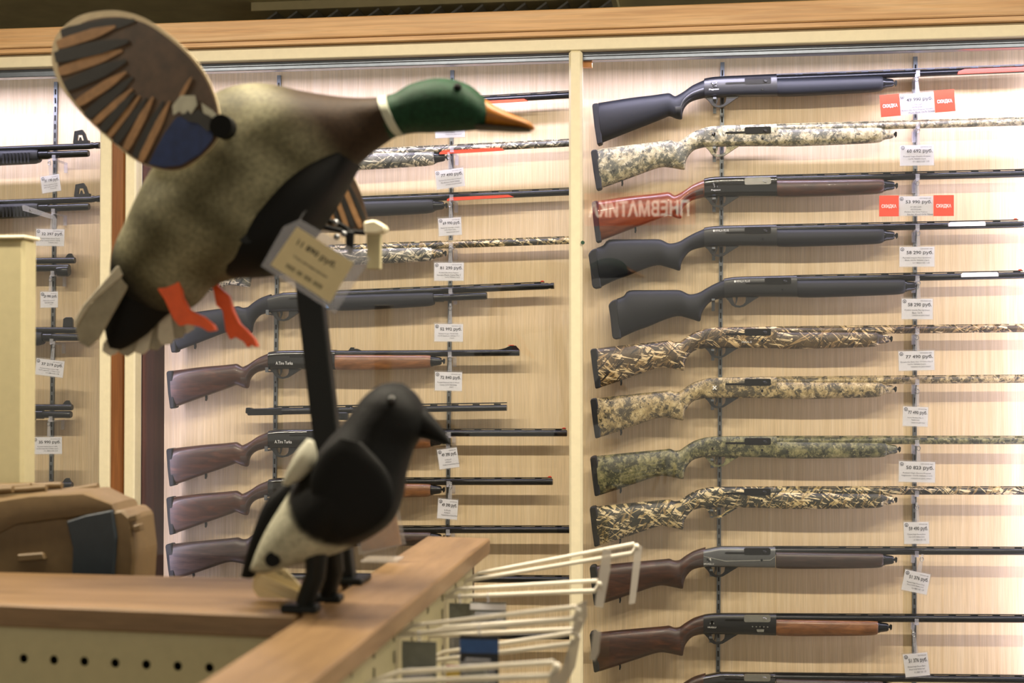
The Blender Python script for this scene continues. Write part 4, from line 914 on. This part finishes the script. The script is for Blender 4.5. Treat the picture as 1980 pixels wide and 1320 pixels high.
loft('tail', [(556,930,580,950,.012),(520,962,560,990,.02),(498,1010,530,1040,.022),(482,1060,508,1082,.02),(468,1112,490,1116,.014)], YM+0.055, 'soot', mg, 4, 16, 0.8, 60)
ball('eye', P(772, 772, YM)+Vector((0, -0.044, 0)), 0.006, 'gloss_black', mg)
for i, (x, x2, yy, yo) in enumerate(((614, 588, 0.0, -0.03), (640, 634, 0.03, 0.03))):
    base_ = G(x2, 1183-i*20, ZCT); a = P(x, 1040, YM+yo)
    tube('leg', [a, a.lerp(base_, 0.5)+Vector((0.006, 0, 0)), base_+Vector((0, 0, 0.011))], [0.016, 0.014, 0.012], 'pole_black', mg, 10)
    slab('foot', [base_+Vector((-0.03, -0.010, 0.0002)), base_+Vector((0.02, -0.012, 0.0002)), base_+Vector((0.02, 0.012, 0.0002)), base_+Vector((-0.026, 0.012, 0.0002))], (0, 0, 0.010), 'pole_black', mg, 0.002)
sk = P(526, 1082, YM-0.05); tube('tail_socket', [sk, sk+Vector((0, 0.03, 0))], 0.010, 'soot', mg, 12, 40)
loft('shoulder_patch', [(594,848,607,854,.006),(576,870,613,882,.016),(562,896,607,904,.018),(550,922,584,926,.012),(546,936,558,939,.004)], YM-0.045, 'wing_white', mg, 4, 16, 1.0, 60)
# folded paper ticket lying at its feet
tp = G(535, 1160, ZCT)
ft = thing('folded_ticket', 'cream folded paper ticket leaning on the board by the magpie feet', 'price ticket', tp)
YP = tp.y
prism('ticket_back', [(490,1112),(520,1095),(552,1100),(588,1140),(580,1150),(552,1158),(500,1156),(488,1138)], YP+0.001, YP+0.003, 'paper_warm', ft)
slab('ticket_front', [P(496,1120,YP-0.016), P(506,1112,YP-0.016), P(584,1146,YP-0.014), P(574,1160,YP-0.004), P(560,1160,YP-0.004), P(496,1130,YP-0.014)], (0, 0.0015, 0), 'paper_warm', ft)
text('ticket_text', '1 190 руб.', P(548, 1112, YP), 52*YP/F, 9*YP/F, 'ink', ft, -0.35)
# acrylic holder with amber card behind the magpie
ya = G(800, 1062, ZR).y
ac = thing('acrylic_holder', 'clear acrylic holder with amber card standing behind the magpie', 'sign holder', G(735, 1075, ZR))
YA = 2.28
slab('amber_card', [P(x, y, YA) for x, y in ((690,1000),(762,975),(776,1052),(700,1066))], (0, 0.002, 0), 'amber_card', ac)
slab('acrylic_sheet', [P(x, y, YA-0.004) for x, y in ((684,1000),(768,970),(784,1052),(694,1072))], (0, 0.003, 0), 'acrylic', ac)
p0 = P(700, 1068, YA)
box('acrylic_foot', (p0.x, YA-0.01, ZR+0.0005), (p0.x+0.06, YA+0.05, ZR+0.0035), 'acrylic', ac)
slab('holder_stem', [Vector((p0.x+0.004, YA+0.0, ZR+0.0036)), Vector((p0.x+0.052, YA+0.0, ZR+0.0036)), P(772, 1050, YA), P(700, 1062, YA)], (0, 0.002, 0), 'acrylic', ac)
# ================================================================ WIRE HOOKS AND PACKS
def on_side(px, py):
    d = ray(px, py); o = Vector((0, 0, CAMZ)); return o+d*((e0-o).dot(nR)/d.dot(nR))
HK = [ # start, bend, end of the main wire; label flap
 ((878,1146),(902,1122),(1222,1069),[(1228,1054),(1242,1056),(1238,1090),(1228,1166),(1216,1168),(1222,1110)], 'with the longest flap, nearest the gun wall'),
 ((842,1176),(858,1154),(1150,1142),[(1166,1060),(1182,1064),(1180,1100),(1166,1175),(1150,1172),(1158,1110)], 'second from the gun wall'),
 ((755,1240),(768,1228),(1108,1196),[(1116,1168),(1134,1160),(1136,1190),(1118,1232),(1104,1226)], 'sloping over the hanging packs'),
 ((812,1240),(832,1229),(1112,1216),[(1148,1216),(1162,1222),(1158,1262),(1150,1278),(1140,1274)], 'with a small white button end'),
 ((800,1300),(830,1278),(1106,1244),[(1104,1236),(1122,1234),(1112,1290),(1092,1326),(1076,1326)], 'carrying the red and blue packs'),
 ((690,1336),(740,1320),(1064,1306),[(1066,1298),(1084,1292),(1080,1330),(1056,1336)], 'lowest at the picture bottom edge'),
]
WIRES = []
for (s0, s1, s2, flap, lab) in HK:
    a = on_side(*s0)
    hk = thing('display_hook', 'white double wire display hook '+lab, 'hook', a, 'wire hooks along the gondola side')
    ye = a.y-0.045
    m_ = P(*s1, a.y-0.004); e_ = P(*s2, ye)
    WIRES.append((m_, e_))
    tube('main_wire', [a, m_, e_, e_+Vector((0.008, -0.001, 0.012))], 0.0038, 'hook_white', hk, 8)
    a2 = a+dirL*0.010+Vector((0, 0, 0.004)); m2 = m_+Vector((0.02, 0.012, 0.012)); e2 = e_+Vector((0.004, 0.004, 0.016))
    tube('label_wire', [a2, m2, e2], 0.0034, 'hook_white', hk, 8)
    ball('wire_end', e_+Vector((0.008, -0.001, 0.012)), 0.0052, 'hook_white', hk)
    slab('back_plate', [a+dirL*-0.022+Vector((0, 0, 0.012)), a+dirL*0.022+Vector((0, 0, 0.012)), a+dirL*0.022+Vector((0, 0, -0.014)), a+dirL*-0.022+Vector((0, 0, -0.014))], nR*0.003, 'steel', hk)
    slab('label_flap', [P(x, y, ye-0.004) for x, y in flap], (0, 0.0012, 0), 'flap_plastic', hk)
def pack(hook, px, wd, ht, mats, lab):                     # hangs by its ring from the main wire of a hook
    m_, e_ = WIRES[hook]; f = (P(px, 1200, m_.y).x-m_.x)/(e_.x-m_.x); wpt = m_.lerp(e_, f); y = wpt.y
    zt = wpt.z-0.0115; x0, x1, zb_ = wpt.x-wd/2, wpt.x+wd/2, wpt.z-0.0115-ht
    t = thing('blister_pack', lab, 'package', (wpt.x, y, zt), 'packs hanging on the wire hooks')
    box('backing_card', (x0, y, zb_), (x1, y+0.002, zt), mats[0], t)
    bm = bmesh.new(); addbox(bm, (x0+0.004, y-0.022, zb_+0.006), (x1-0.004, y-0.0005, zt-ht*0.35)); fixn(bm); bev(bm, 0.006, 2); done('clear_bubble', bm, 'clear_plastic', t)
    box('packed_item', (x0+0.010, y-0.016, zb_+0.012), (x1-0.014, y-0.0012, zt-ht*0.45), mats[1], t, 0.004)
    box('header_band', (x0, y-0.001, zt-ht*0.28), (x1, y-0.0003, zt-ht*0.06), mats[2], t)
    tube('hang_loop', [(wpt.x, y+0.001+0.008*math.sin(k), wpt.z-0.004+0.008*math.cos(k)) for k in [2*math.pi*i/14 for i in range(15)]], 0.0012, 'clear_plastic', t, 6)
pack(2, 931, 0.055, 0.085, ('pack_dark', 'pack_grey', 'pack_blue'), 'dark blister pack with a blue band on a wire hook')
pack(4, 892, 0.044, 0.065, ('pack_red', 'pack_dark', 'pack_yellow'), 'red and yellow blister pack hanging below the dark one')
pack(1, 946, 0.060, 0.044, ('pack_grey', 'pack_dark', 'paper'), 'small grey pack with white band under the board end')
pack(2, 812, 0.050, 0.100, ('pack_grey', 'clear_plastic', 'pack_grey'), 'grey green clear blister pack close to the gondola side')
pack(1, 890, 0.036, 0.095, ('pack_grey', 'pack_dark', 'pack_grey'), 'narrow grey blister pack with a black tool inside')
# ================================================================ HANGING SIGN (seen mirrored in the cabinet glass)
ysn = -2.0; v = P(1235, 403, 2*(YG-0.008)-ysn); sgn = Vector((v.x, ysn, v.z)); sw_ = 190/F*(v.y)*1.02
sg = thing('hanging_sign_offscreen', 'red lit hanging sign with cream letters mirrored in the glass', 'sign', sgn)
box('sign_panel', (sgn.x-sw_*0.56, ysn-0.04, sgn.z-0.11), (sgn.x+sw_*0.56, ysn, sgn.z+0.11), 'sign_red', sg, 0.004)
text('sign_letters', 'ПНЕВМАТИКА', sgn+Vector((0, 0.003, 0)), sw_, 0.108, 'sign_letters', sg, 0.0, True, 0.03)
for s_ in (-0.3, 0.3): tube('hanger_rod', [(sgn.x+s_, ysn-0.02, sgn.z+0.11), (sgn.x+s_, ysn-0.02, 3.0)], 0.005, 'steel', sg, 8)
